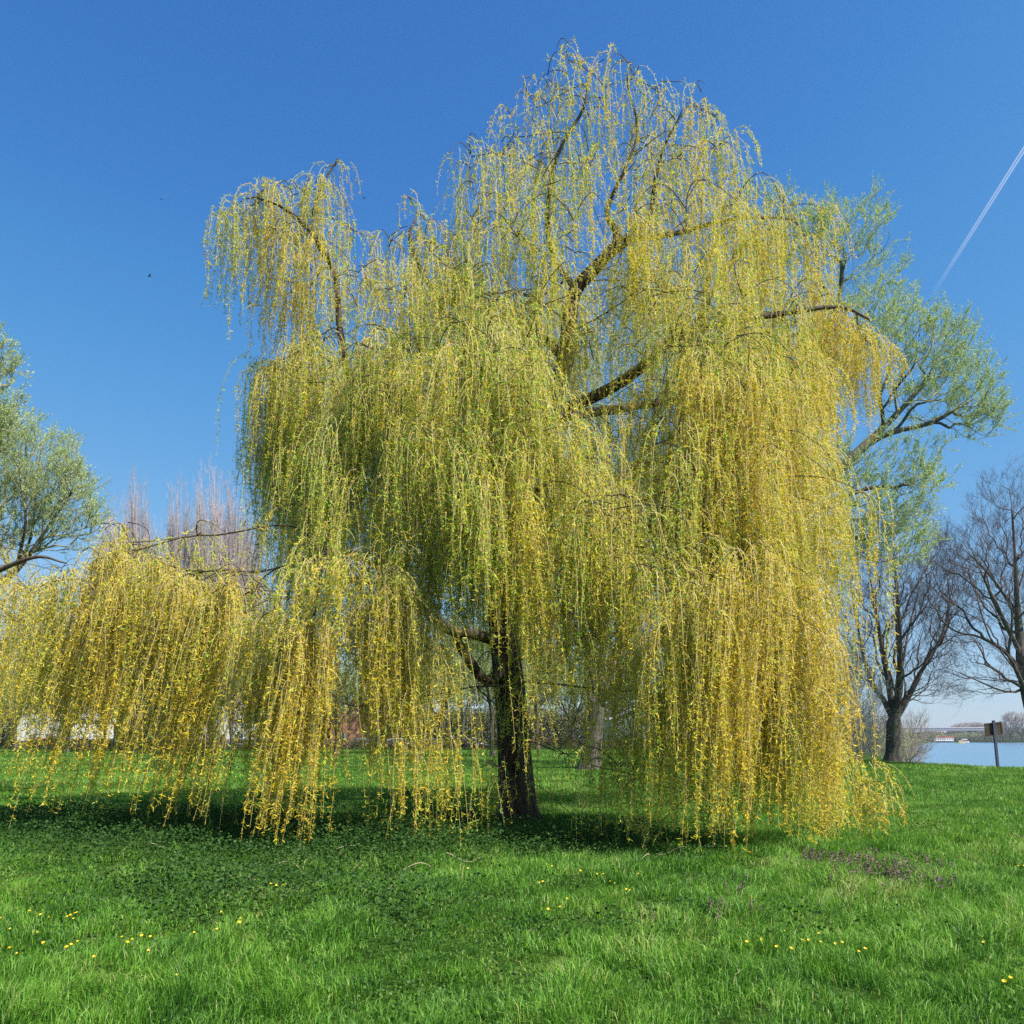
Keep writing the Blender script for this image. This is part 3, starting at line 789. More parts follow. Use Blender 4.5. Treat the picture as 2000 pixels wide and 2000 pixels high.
Y = 52
b = W(1745, 1488, Y); b[2] = -.1
def stems(b, Y, spec): return [[b] + [W(u, v, Y + d) for u, v, d in s] for s in spec]
tree('bare_tree', 'bare many stemmed tree forking low above its short trunk on the river bank', 'leafless trees on the river bank', b,
     [[b, W(1745, 1450, Y), W(1746, 1410, Y)],
      [W(1746, 1410, Y), W(1725, 1365, Y), W(1700, 1330, Y), W(1680, 1250, Y), W(1660, 1130, Y)],
      [W(1746, 1410, Y), W(1735, 1330, Y + .5), W(1720, 1250, Y + 1), W(1695, 1100, Y + 1), W(1680, 1020, Y)],
      [W(1746, 1410, Y), W(1757, 1330, Y - .5), W(1755, 1200, Y - 1), W(1745, 1080, Y - 1), W(1740, 1000, Y - 1)],
      [W(1746, 1410, Y), W(1775, 1360, Y), W(1800, 1310, Y), W(1840, 1240, Y), W(1860, 1150, Y)],
      [W(1757, 1330, Y - .5), W(1775, 1230, Y + 1.5), W(1800, 1130, Y + 2), W(1815, 1040, Y + 2)],
      [W(1700, 1330, Y), W(1660, 1320, Y - 1), W(1640, 1300, Y - 1)]],
     [sph(1750, 1170, Y, 120, 185, 3, 5), sph(1700, 1200, Y, 80, 170, 1, 3), sph(1830, 1180, Y, 70, 120, 1, 3), sph(1790, 1330, Y, 90, 50, .4, 3)],
     1500, 31, tip=.006, e_=1.95, bf=.5, seg=.7, per=3, tl=.95, sub=3, up=.35, rmax=.012, twr=.0058, base_r=.46, shell=.15)

Y = 46
b = W(2035, 1494, Y); b[2] = -.1
tree('bare_tree', 'bare tree with a straight dark trunk at the right edge of the picture', 'leafless trees on the river bank', b,
     [[b, W(2020, 1400, Y), W(2000, 1320, Y), W(1988, 1200, Y), W(1982, 1080, Y), W(1975, 980, Y), W(1965, 920, Y)],
      [W(2005, 1350, Y), W(1960, 1350, Y), W(1900, 1325, Y), W(1840, 1300, Y - 1), W(1790, 1275, Y - 1)],
      [W(2000, 1320, Y), W(1960, 1270, Y), W(1900, 1240, Y + 1), W(1840, 1240, Y + 1)],
      [W(1995, 1280, Y), W(1940, 1170, Y - 1), W(1890, 1060, Y - 1), W(1850, 1020, Y - 1)],
      [W(1988, 1200, Y), W(1930, 1120, Y + 1), W(1870, 1060, Y + 1.5)],
      [W(1995, 1280, Y), W(2060, 1180, Y), W(2110, 1050, Y)]],
     [sph(1990, 1060, Y, 100, 160, 2.5, 4.5), sph(1910, 1160, Y, 100, 140, 2, 4), sph(1870, 1120, Y, 80, 110, .9, 3), sph(1900, 1310, Y, 110, 60, .9, 3), sph(2080, 1160, Y, 90, 170, 1.6, 4)],
     1450, 41, tip=.006, e_=1.95, bf=.45, seg=.7, per=3, tl=.9, sub=3, up=.3, rmax=.012, twr=.0052, base_r=.42, shell=.15)

# left edge willows
Y = 32
b = W(-60, 1517, Y); b[2] = -.1
tree('green_willow', 'pale green willow at the left edge with limbs fanning up towards the right', None, b,
     [[b, W(-50, 1300, Y), W(-30, 1160, Y)], [W(-30, 1160, Y), W(30, 1115, Y), W(60, 1080, Y), W(100, 1020, Y), W(140, 960, Y)],
      [W(30, 1115, Y), W(60, 1050, Y + .5), W(70, 960, Y + .5), W(80, 880, Y)], [W(30, 1115, Y), W(50, 1020, Y - 1), W(40, 930, Y - 1)], [W(-30, 1160, Y), W(-50, 1000, Y), W(-30, 850, Y)]],
     [sph(80, 915, Y, 80, 95, 2), sph(130, 990, Y, 70, 90, 1.5), sph(30, 1010, Y, 70, 90, 1.5), sph(-60, 900, Y, 100, 130, 1.2)],
     650, 51, tip=.012, bf=.45, seg=.5, per=2, tl=.75, sub=3, leaf='green_leaf', leaves=56000, lsize=.075, rmax=.024, up=.35)
Y = 27
b = W(-190, 1531, Y); b[2] = -.1
tree('green_willow', 'taller grey green willow whose crown just enters at the left edge above the other', None, b,
     [[b, W(-180, 1300, Y), W(-170, 1100, Y), W(-150, 900, Y), W(-120, 750, Y)], [W(-170, 1100, Y), W(-100, 950, Y), W(-30, 830, Y), W(0, 740, Y)]],
     [sph(-60, 780, Y, 80, 130, 1.5), sph(-25, 700, Y, 50, 60, .7), sph(-20, 830, Y, 55, 60, .8), sph(-150, 750, Y, 130, 160, 1.2)],
     420, 61, tip=.012, bf=.45, seg=.5, per=2, tl=.7, sub=3, leaf='green_leaf', leaves=40000, lsize=.075, rmax=.024, up=.3)

# poplars, one built and copied
def xyz(u, Y):
    x = (u - 1000) / F * Y
    return (x, Y, float(gz(x, Y)))
pop = tree('bare_poplar', 'x', 'row of leafless poplars beyond the meadow', (0, 0, 0),
           [[np.array([0, 0, 0.]), np.array([.1, 0, 12.]), np.array([0, .1, 20.]), np.array([0, 0, 29.])]],
           [((0, 0, 17), (2.6, 2.6, 11), 2), ((0, 0, 26), (1.5, 1.5, 5), .6)], 300, 71, tip=.018, bf=.9, seg=1.2, lift=1.0, per=2, tl=1.6, sub=3, up=.75, rmax=.03, twr=.0085, twigmat='pale_twig', shell=.2)
popl = [(205, 96, .93, 'thin poplar farthest left of the leafless row, next to the pale green willow'), (240, 92, .95, 'slim poplar second from the left in the leafless row'),
        (268, 88, 1.0, 'broad poplar forming the left peak of the leafless row'), (305, 97, .90, 'short poplar in the dip of the leafless row, right of its left peak'),
        (350, 88, .97, 'narrow poplar in the middle of the leafless row, just right of the dip'), (384, 96, .98, 'thin poplar left of the reddish peak in the leafless row'),
        (410, 87, 1.02, 'broad reddish poplar forming the right peak of the leafless row'), (452, 90, 1.0, 'slim poplar right of the reddish peak, beside the hanging willow shoots'),
        (488, 95, .97, 'poplar at the right end of the leafless row, seen through the willow shoots')]
for i, (u, yy, s, lb) in enumerate(popl):
    o = pop if i == 0 else copy_tree(pop)
    o.location = xyz(u, yy); o.rotation_euler.z = i * 1.3; o.scale = (s * (1 + .12 * math.sin(i * 2)), s, s); o['label'] = lb

# trees seen between the hanging shoots
mid = tree('meadow_tree', 'x', 'trees across the meadow behind the hanging shoots', (0, 0, 0),
           [[np.array([0, 0, 0.]), np.array([.2, 0, 2.2]), np.array([.1, 0, 3.2])], [np.array([.1, 0, 3.2]), np.array([-1.5, 0, 6]), np.array([-3, .5, 9])],
            [np.array([.1, 0, 3.2]), np.array([1.8, .5, 6]), np.array([3.2, 0, 9.5])], [np.array([.1, 0, 3.2]), np.array([.2, -.5, 8]), np.array([0, 0, 12])]],
           [((0, 0, 10), (5, 5, 5), 2), ((-3, 0, 8), (3, 3, 3), .7), ((3, 0, 8), (3, 3, 3), .7)], 700, 81, tip=.018, bf=.5, seg=.8, per=2, tl=1.2, sub=3, leaf='green_leaf', leaves=42000, lsize=.16, rmax=.035, twr=.011)
mids = [(655, 62, .8, 'grey trunked tree seen left of the narrow yellow strand'), (792, 78, .85, 'dark leaning trunk seen between two yellow strands, right of the brick house'), (962, 66, .85, 'straight dark tree close behind the thick willow trunk'),
        (560, 95, 1.0, 'bushy tree behind the left curtain of shoots'), (860, 96, 1.0, 'green tree left of the thick willow trunk, farther back'), (1050, 100, 1.05, 'green tree right of the thick willow trunk, farther back'),
        (1290, 72, .8, 'slender tree seen through the right curtain of shoots'), (1430, 96, 1.0, 'tree standing far behind the densest yellow curtain'), (420, 76, .9, 'tree behind the slanting shoots at the left'),
        (130, 84, .9, 'green tree far behind the ochre willow at the left edge'), (1560, 84, .75, 'low green tree behind the right end of the yellow curtain'),
        (505, 118, 1.0, 'tree between the cream house and the left curtain of shoots'), (620, 112, 1.0, 'tree left of the brick house'), (790, 125, 1.0, 'tree right of the brick house, close behind it'), (905, 120, 1.1, 'far green tree just left of the thick trunk'),
        (1000, 128, 1.1, 'far green tree hidden mostly by the thick trunk'), (1120, 120, 1.1, 'far green tree behind the trunk of the tall grey green willow'), (1200, 104, 1.0, 'tree left of the low white house'), (1350, 118, 1.1, 'tree right of the low white house'),
        (1490, 125, 1.1, 'far tree behind the right curtain of shoots'), (330, 108, 1.0, 'far tree behind the left low arches'), (230, 115, .9, 'far tree right of the pale house at the far left'), (30, 100, .9, 'green tree at the left edge beyond the meadow'), (1620, 112, .9, 'far tree just right of the yellow curtain')]
for i, (u, yy, s, lb) in enumerate(mids):
    o = mid if i == 0 else copy_tree(mid)
    o.location = xyz(u, yy); o.rotation_euler.z = i * 2.1 + (PI if i == 1 else 0); o.scale = (s, s, s * (.9 + .1 * (i % 3))); o['label'] = lb

def shrub(name, label, u, Y, h, r, seed, leaf='green_leaf', leaves=9000, twig='pale_twig', group=None, nt=110, lsize=.07, cat='shrub', spread=1.0):
    rng = np.random.RandomState(seed)
    x, y, z = xyz(u, Y)
    G = Grow(np.array([x, y, z - .05]))
    G.targets(ellip([((x, y, z + h * .55), (r, r, h * .5), 1)], nt, rng, .3), bf=.8, seg=.35, lift=.3)
    G.radii(tip=.007)
    e = root(name, (x, y, z), label, cat, group)
    TP = twiglets(G, rng, .02, 2, h * .22, .35, 2)
    R = np.linspace(1, .5, TP.shape[1])[None, :] * np.full((len(TP), 1), .005)
    V, Q = join([G.tubes(np.ones(G.n, bool), 5), batch_tubes(TP, R, 3)])
    mk('stem', V, [Q], M[twig], e)
    if leaves:
        i = rng.randint(0, len(TP), leaves); k0 = rng.randint(1, TP.shape[1], leaves)
        B = TP[i, k0] + rng.normal(size=(leaves, 3)) * .03
        L = lsize * rng.uniform(.6, 1.4, leaves)
        V, Q = leaf_quads(B, nrm(rng.normal(size=(leaves, 3)) + [0, 0, .4]), L, L * .35, rng, .5)
        mk('foliage', V, [Q], M[leaf], e, {'tint': np.repeat(np.clip(rng.normal(.5, .22, leaves), 0, 1), 4)})
    return e
shrub('riverside_shrub', 'sparse tan twiggy shrub right behind the trunk of the many stemmed bare tree', 1775, 54.5, 3.6, 1.7, 1, leaves=1500, nt=170)
shrub('riverside_shrub', 'tan twiggy shrub left of the trunk of the many stemmed bare tree', 1705, 54, 4.0, 1.5, 2, leaves=2500, nt=150)
shrub('riverside_shrub', 'tall pale green shrub between the yellow curtain and the bare tree', 1650, 50, 7.0, 2.2, 3, leaves=16000, nt=260, lsize=.06)
shrub('riverside_shrub', 'low brown shrub low down beside the right end of the yellow curtain', 1672, 52, 2.6, 1.5, 4, leaves=1500, nt=150)
shrub('riverside_shrub', 'brownish shrub on the bank behind the lowest shoots at the right', 1600, 56, 3.4, 2.2, 5, leaves=5000, nt=160)

for i, (u, yy, h, r, lb) in enumerate([(1640, 66, 3.5, 2.6, 'brown bank shrub far left of the bare tree trunk, behind the others'), (1690, 72, 3.2, 2.8, 'brown bank shrub seen low between curtain and bare tree trunk'), (1730, 62, 2.6, 2.0, 'low twiggy shrub touching the left side of the bare tree trunk'),
        (1765, 64, 3.2, 1.8, 'grey twiggy shrub behind the right side of the bare tree trunk'), (1795, 76, 3.0, 2.4, 'shrub at the left end of the visible water'), (1720, 90, 4.0, 4.0, 'far hazy shrub behind the bare tree trunk')]):
    shrub('riverside_shrub', lb, u, yy, h, r, 20 + i, leaf='dry_scrub' if i % 2 else 'green_leaf', leaves=5000, nt=150, lsize=.10)

# ------------------------------------------------------------------ hedge, cars, houses beyond the meadow
def cloud(name, label, cat, x0, x1, y, h, depth, n, mat, seed, lsize=.12, kind=None, zf=None, z0=0.0):
    rng = np.random.RandomState(seed)
    x = rng.uniform(x0, x1, n); yy = y + rng.uniform(-depth, depth, n) * .5
    top = h * (.82 + .18 * field(x, yy, (x1 - x0) / 30 + 2, 4))
    if zf is not None: top = zf(x) * (.9 + .1 * field(x, yy, 9, 4))
    z = z0 + top * rng.uniform(0, 1, n) ** .7
    L = lsize * rng.uniform(.6, 1.5, n)
    B = np.stack([x, yy, z], 1)
    V, Q = leaf_quads(B, nrm(rng.normal(size=(n, 3)) + [0, 0, .5]), L, L * .4, rng, .5)
    tn = np.clip(.5 + .3 * field(x, z * 3, (x1 - x0) / 20 + 1, 5) + rng.normal(size=n) * .15, 0, 1)
    return tag(mk(name, V, [Q], M[mat], None, {'tint': np.repeat(tn, 4)}), label, cat, kind=kind)
cloud('hedge', 'brown leafless hedge across the far side of the meadow, cars behind it', 'hedge', -78, 26, 104, 1.5, 1.6, 60000, 'dry_scrub', 11, .16)
cloud('far_wood', 'olive and brown wood beyond the meadow', 'wood', -160, 46, 160, 8.5, 14, 200000, 'dark_leaf', 12, .5, kind='stuff')

M['glass'] = plain('car_glass', (.05, .06, .07), .08, spec=.8, var=.05)
M['tyre'] = plain('tyre', (.02, .02, .02), .9)
M['metal'] = plain('rim_metal', (.5, .5, .5), .35, .9)
def car(label, u, Y, col, rz, group='cars parked beyond the hedge'):
    x, y, z = xyz(u, Y)
    e = root('parked_car', (x, y, z), label, 'car', group)
    e.rotation_euler.z = rz
    paint = plain('car_paint', col, .3, .2, var=.03)
    bm = bmesh.new()
    prof = [(-2.15, .32), (-2.2, .62), (-2.1, .88), (-1.55, .98), (-1.35, 1.0), (-.75, 1.38), (-.2, 1.46), (.7, 1.44), (1.35, 1.32), (1.95, .98), (2.15, .9), (2.2, .5), (2.1, .32)]
    rings = []
    for s_, wd in ((-1, 0), (1, 0)):
        rings.append([bm.verts.new((px, s_ * (.86 if pz < 1.02 else .86 - (pz - 1.0) * .5), pz)) for px, pz in prof])
    n = len(prof)
    for i in range(n):
        bm.faces.new((rings[0][i], rings[0][(i + 1) % n], rings[1][(i + 1) % n], rings[1][i]))
    bm.faces.new(rings[0][::-1]); bm.faces.new(rings[1])
    bmesh.ops.bevel(bm, geom=bm.edges[:], offset=.05, segments=2, affect='EDGES')
    mkbm('body', bm, paint, e, True)
    for s_ in (-1, 1):
        bm = bmesh.new()
        vs = [bm.verts.new(c) for c in ((-1.15, s_ * .875, 1.03), (-.72, s_ * .70, 1.33), (-.2, s_ * .665, 1.39), (.65, s_ * .67, 1.38), (1.2, s_ * .73, 1.27), (1.5, s_ * .875, 1.03))]
        bm.faces.new(vs)
        mkbm('window', bm, M['glass'], e)
        for wx in (-1.35, 1.35):
            bm = bmesh.new()
            bmesh.ops.create_cone(bm, cap_ends=True, segments=24, radius1=.33, radius2=.33, depth=.2)
            bmesh.ops.rotate(bm, verts=bm.verts, matrix=__import__('mathutils').Matrix.Rotation(PI / 2, 3, 'X'))
            bmesh.ops.translate(bm, verts=bm.verts, vec=(wx, s_ * .80, .33))
            wh = mkbm('wheel', bm, M['tyre'], e)
            bm = bmesh.new()
            bmesh.ops.create_cone(bm, cap_ends=True, segments=16, radius1=.2, radius2=.2, depth=.02)
            bmesh.ops.rotate(bm, verts=bm.verts, matrix=__import__('mathutils').Matrix.Rotation(PI / 2, 3, 'X'))
            bmesh.ops.translate(bm, verts=bm.verts, vec=(wx, s_ * .912, .33))
            mkbm('rim', bm, M['metal'], wh)
    bm = bmesh.new()
    bm.faces.new([bm.verts.new(c) for c in ((-1.33, -.70, 1.03), (-.79, -.62, 1.38), (-.79, .62, 1.38), (-1.33, .70, 1.03))])
    mkbm('windscreen', bm, M['glass'], e)
    return e
for i, (lb, u, col) in enumerate([('grey car in front of the brick house', 703, (.16, .18, .21)), ('white car right of the brick house', 778, (.75, .75, .75)), ('dark grey car seen left of the orange tipped strand', 845, (.2, .22, .25)),
                                  ('silver car just left of the thick willow trunk', 925, (.6, .62, .65)), ('white car at the far left behind the ochre willow', 165, (.7, .72, .75)),
                                  ('small red car at the far left edge of the meadow', 85, (.5, .05, .04)), ('pale blue car behind the slanting shoots', 470, (.35, .45, .6)), ('blue car farthest right of those at the left edge', 212, (.08, .14, .35))]):
    car(lb, u, 109, col, PI if i % 2 else 0)

M['brick'] = plain('brick_wall', (.33, .16, .11), .9, nscale=9, var=.25)
M['tile'] = plain('roof_tile', (.30, .15, .11), .85, nscale=6, var=.2)
M['render_wall'] = plain('plaster', (.68, .66, .62), .9)
M['grey_roof'] = plain('grey_roof', (.45, .46, .48), .6)
M['frame'] = plain('window_frame', (.7, .7, .7), .5)
def house(name, label, u, Y, w, d, h, rh, wall, roof, gable=True):
    x, y, z = xyz(u, Y)
    e = root(name, (x, y, z), label, 'house')
    bm = bmesh.new()
    bbox(bm, -w / 2, w / 2, -d / 2, d / 2, -.2, h)
    # gable ends, ridge along Y
    for yy in (-d / 2, d / 2):
        bm.faces.new([bm.verts.new(c) for c in ((-w / 2, yy, h), (w / 2, yy, h), (0, yy, h + rh))])
    mkbm('wall', bm, M[wall], e)
    bm = bmesh.new()
    o = .4; k = rh / (w / 2)
    for s_ in (-1, 1):
        a = [(s_ * (w / 2 + o), -d / 2 - o, h - o * k + .03), (s_ * (w / 2 + o), d / 2 + o, h - o * k + .03), (0, d / 2 + o, h + rh + .03), (0, -d / 2 - o, h + rh + .03)]
        lo = [bm.verts.new(c) for c in a]; hi = [bm.verts.new((c[0], c[1], c[2] + .18)) for c in a]
        bm.faces.new(lo); bm.faces.new(hi)
        for i in range(4): bm.faces.new((lo[i], lo[(i + 1) % 4], hi[(i + 1) % 4], hi[i]))
    rf = mkbm('roof', bm, M[roof], e)
    bm = bmesh.new(); bbox(bm, w * .18, w * .18 + .6, 0, .6, h + rh * .5, h + rh + .7); mkbm('chimney', bm, M[wall], rf)
    for wx in (-w * .25, w * .25):
        for wz in ([1.0, 3.6] if h > 4.5 else [1.0]):
            bm = bmesh.new(); bbox(bm, wx - .5, wx + .5, -d / 2 - .04, -d / 2 + .02, wz, wz + 1.2); f = mkbm('window', bm, M['glass'], e)
            bm = bmesh.new()
            for a in ((wx - .57, wx - .5), (wx + .5, wx + .57), (wx - .03, wx + .03)): bbox(bm, a[0], a[1], -d / 2 - .07, -d / 2, wz, wz + 1.2)
            mkbm('frame', bm, M['frame'], f)
    bm = bmesh.new(); bbox(bm, -.5, .5, -d / 2 - .05, -d / 2 + .02, 0, 2.1); mkbm('door', bm, M['tile'], e)
    return e
house('brick_house', 'reddish brown house with a tall steep roof seen between two yellow strands', 715, 132, 9.5, 11, 3.2, 5.5, 'brick', 'tile')
house('white_house', 'low white walled house with a pale grey roof seen through the right curtain of shoots', 1265, 128, 13, 10, 4.4, 2.6, 'render_wall', 'grey_roof')
house('plaster_house', 'pale house at the far left behind the ochre willow', 130, 135, 11, 10, 4.6, 3.4, 'render_wall', 'grey_roof')
house('cream_house', 'cream house with a grey roof behind the slanting shoots', 455, 138, 12, 10, 5, 3, 'render_wall', 'grey_roof')

# ------------------------------------------------------------------ sign on the bank
M['wood'] = barkmat('sign_wood', (.03, .022, .016), (.10, .075, .05), scale=7, bump=.4)
M['post'] = plain('post_paint', (.05, .055, .09), .6, var=.3)
sx, sy, sz = xyz(1949, 42.0)
e = root('sign', (sx, sy, sz), 'dark square notice board seen from behind on a leaning post at the river bank', 'sign')
e.rotation_euler = (0, math.radians(-5.5), 0)
bm = bmesh.new(); bbox(bm, -.07, .07, -.05, .05, -.3, 2.52, .012); mkbm('post', bm, M['post'], e)
bm = bmesh.new(); bbox(bm, -.47, .47, .052, .082, 1.72, 2.40, .008); bd = mkbm('board', bm, M['wood'], e)
bm = bmesh.new()
for z0 in (1.74, 2.33): bbox(bm, -.44, .44, .03, .0505, z0, z0 + .05)
for x0 in (-.46, .41): bbox(bm, x0, x0 + .05, .03, .0505, 1.80, 2.32)
mkbm('back_frame', bm, M['wood'], bd)

# ------------------------------------------------------------------ far shore
M['far_leaf'] = leafmat('far_leaf', [(0, (.32, .36, .16)), (.5, (.20, .22, .12)), (1, (.13, .14, .09))], trans=.2)
ft = tree('far_tree', 'x', 'leafless trees on the far shore', (0, 0, 0), [[np.array([0, 0, 0.]), np.array([0, 0, 7.]), np.array([0, 0, 14.])]],
          [((0, 0, 13), (7, 7, 9), 1)], 420, 91, tip=.05, bf=.6, seg=1.6, lift=.5, per=2, tl=2.2, sub=3, up=.5, rmax=.10, twr=.045, twigmat='pale_twig')
frs = [(1974, 640, 1.05, 'tallest leafless tree on the far shore, right of the notice board'), (1996, 625, 1.0, 'leafless tree on the far shore at the right picture edge'), (1955, 690, .75, 'smaller leafless tree on the far shore just right of the notice board'),
       (2025, 620, 1.1, 'leafless tree on the far shore, just outside the right edge')]
wood = [(1858, .72), (1866, .85), (1874, .9), (1882, .92), (1890, .93), (1898, .95), (1906, .95), (1914, .92), (1922, .88), (1931, .8), (1941, .75), (1948, .7)]
k = 0
for u, yy, s, lb in frs:
    o = ft if k == 0 else copy_tree(ft)
    x = (u - 1000) / F * yy; o.location = (x, yy, -1.4); o.rotation_euler.z = k; o.scale = (s, s, s); o['label'] = lb; k += 1
wl = 'tree of the even rounded leafless wood beyond the bridge'
for i, (u, s) in enumerate(wood):
    o = copy_tree(ft); yy = 960 + (i % 3) * 12
    o.location = ((u - 1000) / F * yy, yy, -1); o.rotation_euler.z = k; o.scale = (s * 1.1, s * 1.1, s * .98); k += 1
    o['group'] = 'leafless wood beyond the bridge'
    o['label'] = wl
def ztop(x): return np.interp(x / 700.0 * F + 1000, [1750, 1800, 1850, 1880, 1900, 1930, 1960, 2000, 2100], [9, 10, 7, 6, 9, 9, 10, 12, 12.])
def fshore(name, label, n, seed, y0, y1, hf, x0, x1, lsize, mat='far_leaf'):
    rng = np.random.RandomState(seed)
    x = rng.uniform(x0, x1, n); yy = shoreY(x) + rng.uniform(y0, y1, n)
    top = hf(x) * (.8 + .22 * field(x, yy, 16, 4))
    z = -2.6 + (top + 1) * rng.uniform(0, 1, n) ** .75
    L = lsize * rng.uniform(.6, 1.5, n)
    V, Q = leaf_quads(np.stack([x, yy, z], 1), nrm(rng.normal(size=(n, 3)) + [0, 0, .5]), L, L * .5, rng, .5)
    tn = np.clip(.55 + .45 * field(x, yy, 14, 5) + rng.normal(size=n) * .12, 0, 1)
    tag(mk(name, V, [Q], M[mat], None, {'tint': np.repeat(tn, 4)}), label, 'scrub', kind='stuff')
fshore('far_scrub', 'green and brown trees and scrub along the far river shore', 60000, 13, 12, 40, ztop, 300, 560, 1.0)
cloudw = np.random.RandomState(15)
fshore('far_hillside', 'hazy low wood far beyond the river', 40000, 14, 330, 380, lambda x: np.interp(x / 1050 * F + 1000, [1600, 1800, 1840, 2100], [10, 12, 14, 14.]), 350, 800, 2.0, 'dry_scrub')

M['concrete'] = plain('bridge_concrete', (.20, .22, .30), .8)
M['rail'] = plain('bridge_rail', (.45, .46, .52), .6)
e = root('road_bridge', (450, 900, WZ), 'long flat grey blue road bridge crossing the river in the distance', 'bridge')
bm = bmesh.new(); bbox(bm, -170, 92, -6, 6, 12.0, 15.0); mkbm('deck', bm, M['concrete'], e)
bm = bmesh.new(); bbox(bm, -170, 92, -6.3, -6.02, 15.0, 16.1); bbox(bm, -170, 92, 6.02, 6.3, 15.0, 16.1); mkbm('railing', bm, M['rail'], e)
for px in (-150, -95, -10, 75):
    bm = bmesh.new(); bbox(bm, px - 2, px + 2, -5, 5, -2.5, 11.99, .3); mkbm('pier', bm, M['concrete'], e)

M['red'] = plain('red_paint', (.50, .10, .07), .6)
M['hull'] = plain('dark_hull', (.06, .06, .09), .6)
M['white'] = plain('white_paint', (.75, .74, .70), .5)
M['yellow'] = plain('yellow_paint', (.75, .55, .12), .5)
def boat(name, label, u, Y, L, B, H, hull, cabin, roof, blocks, rz=0.0):
    x = (u - 1000) / F * Y
    e = root(name, (x, Y, WZ), label, 'boat'); e.rotation_euler.z = rz
    bm = bmesh.new()
    sec = [(-L / 2, .75), (-L * .3, 1), (L * .25, 1), (L * .42, .6), (L / 2, .04)]
    top = [[bm.verts.new((px, s_ * B / 2 * wd, H * (1.1 if px > L * .3 else 1))) for s_ in (-1, 1)] for px, wd in sec]
    bot = [[bm.verts.new((px * .96, s_ * B / 2 * wd * .8, -.2)) for s_ in (-1, 1)] for px, wd in sec]
    for i in range(len(sec) - 1):
        for s_ in (0, 1): bm.faces.new((top[i][s_], top[i + 1][s_], bot[i + 1][s_], bot[i][s_]))
        bm.faces.new((top[i][0], top[i + 1][0], top[i + 1][1], top[i][1]))
    bm.faces.new((top[0][0], top[0][1], bot[0][1], bot[0][0]))
    mkbm('hull', bm, M[hull], e)
    for x0, x1, z0, z1 in blocks:
        bm = bmesh.new(); bbox(bm, x0, x1, -B * .35, B * .35, H + z0, H + z1, .05); c = mkbm('cabin', bm, M[cabin], e)
        bm = bmesh.new(); bbox(bm, x0 - .2, x1 + .2, -B * .4, B * .4, H + z1, H + z1 + .5 * (z1 - z0) * .5 + .2); mkbm('roof', bm, M[roof], c)
        bm = bmesh.new()
        nn = max(2, int((x1 - x0) / 1.6))
        for i in range(nn):
            a = x0 + (i + .25) * (x1 - x0) / nn; bbox(bm, a, a + (x1 - x0) / nn * .5, -B * .35 - .03, -B * .35 + .01, H + z0 + (z1 - z0) * .35, H + z0 + (z1 - z0) * .75)
        mkbm('window', bm, M['glass'], c)
boat('river_barge', 'long houseboat with red roofs moored at the far shore below the bridge', 1845, 695, 19, 5, 1.3, 'hull', 'white', 'red', [(-8.8, -1.5, 0, 2.6), (-1, 7, 0, 3.0)])
boat('moored_boat', 'small pinkish moored boat right of the red roofed houseboat', 1884, 688, 8, 3, 1.0, 'white', 'red', 'white', [(-2.5, 1.5, 0, 1.6)])
boat('motor_boat', 'small yellow motor boat on the river left of the notice board', 1876, 610, 5.4, 2.2, .8, 'yellow', 'yellow', 'white', [(-1.4, .8, 0, .8)])

# ------------------------------------------------------------------ contrail and birds
m, t, out = mat_new('vapour')
tc = t.nodes.new("ShaderNodeTexCoord"); n = t.nodes.new("ShaderNodeAttribute"); n.attribute_name = 'fade'
tr_ = t.nodes.new("ShaderNodeBsdfTransparent"); df = t.nodes.new("ShaderNodeBsdfTranslucent"); dd = t.nodes.new("ShaderNodeBsdfDiffuse")
for x_ in (df, dd): x_.inputs['Color'].default_value = (.95, .95, .97, 1)
ad = t.nodes.new("ShaderNodeMixShader"); ad.inputs[0].default_value = .5
t.links.new(df.outputs[0], ad.inputs[1]); t.links.new(dd.outputs[0], ad.inputs[2])
ms = t.nodes.new("ShaderNodeMixShader")
t.links.new(n.outputs['Fac'], ms.inputs[0]); t.links.new(tr_.outputs[0], ms.inputs[1]); t.links.new(ad.outputs[0], ms.inputs[2])
t.links.new(ms.outputs[0], out.inputs[0]); M['vapour'] = m
def sky_pt(u, v, alt):
    Yv = alt / ((HOR - v) / F); return np.array([(u - 1000) / F * Yv, Yv, alt])
A0, A1 = sky_pt(2040, 228, 9000), sky_pt(1815, 585, 9000)
K = 60
tt = np.linspace(0, 1, K)[:, None]
ax = nrm(A1 - A0); sd = nrm(np.cross(ax, [0, 0, 1]))
L0 = A0 + (A1 - A0) * tt
PP = np.stack([L0 - sd * 22, L0 + sd * 22]); RR = np.stack([np.linspace(11, 24, K)] * 2)
V, Q = batch_tubes(PP, RR, 10)
fd = np.repeat(np.tile(np.clip(.17 * (1 - tt[:, 0]) ** 1.1, 0, 1), 2), 10)
tag(mk('contrail', V, [Q], M['vapour'], None, {'fade': fd}, smooth=True), 'thin white double vapour trail climbing to the right edge of the blue sky', 'contrail')

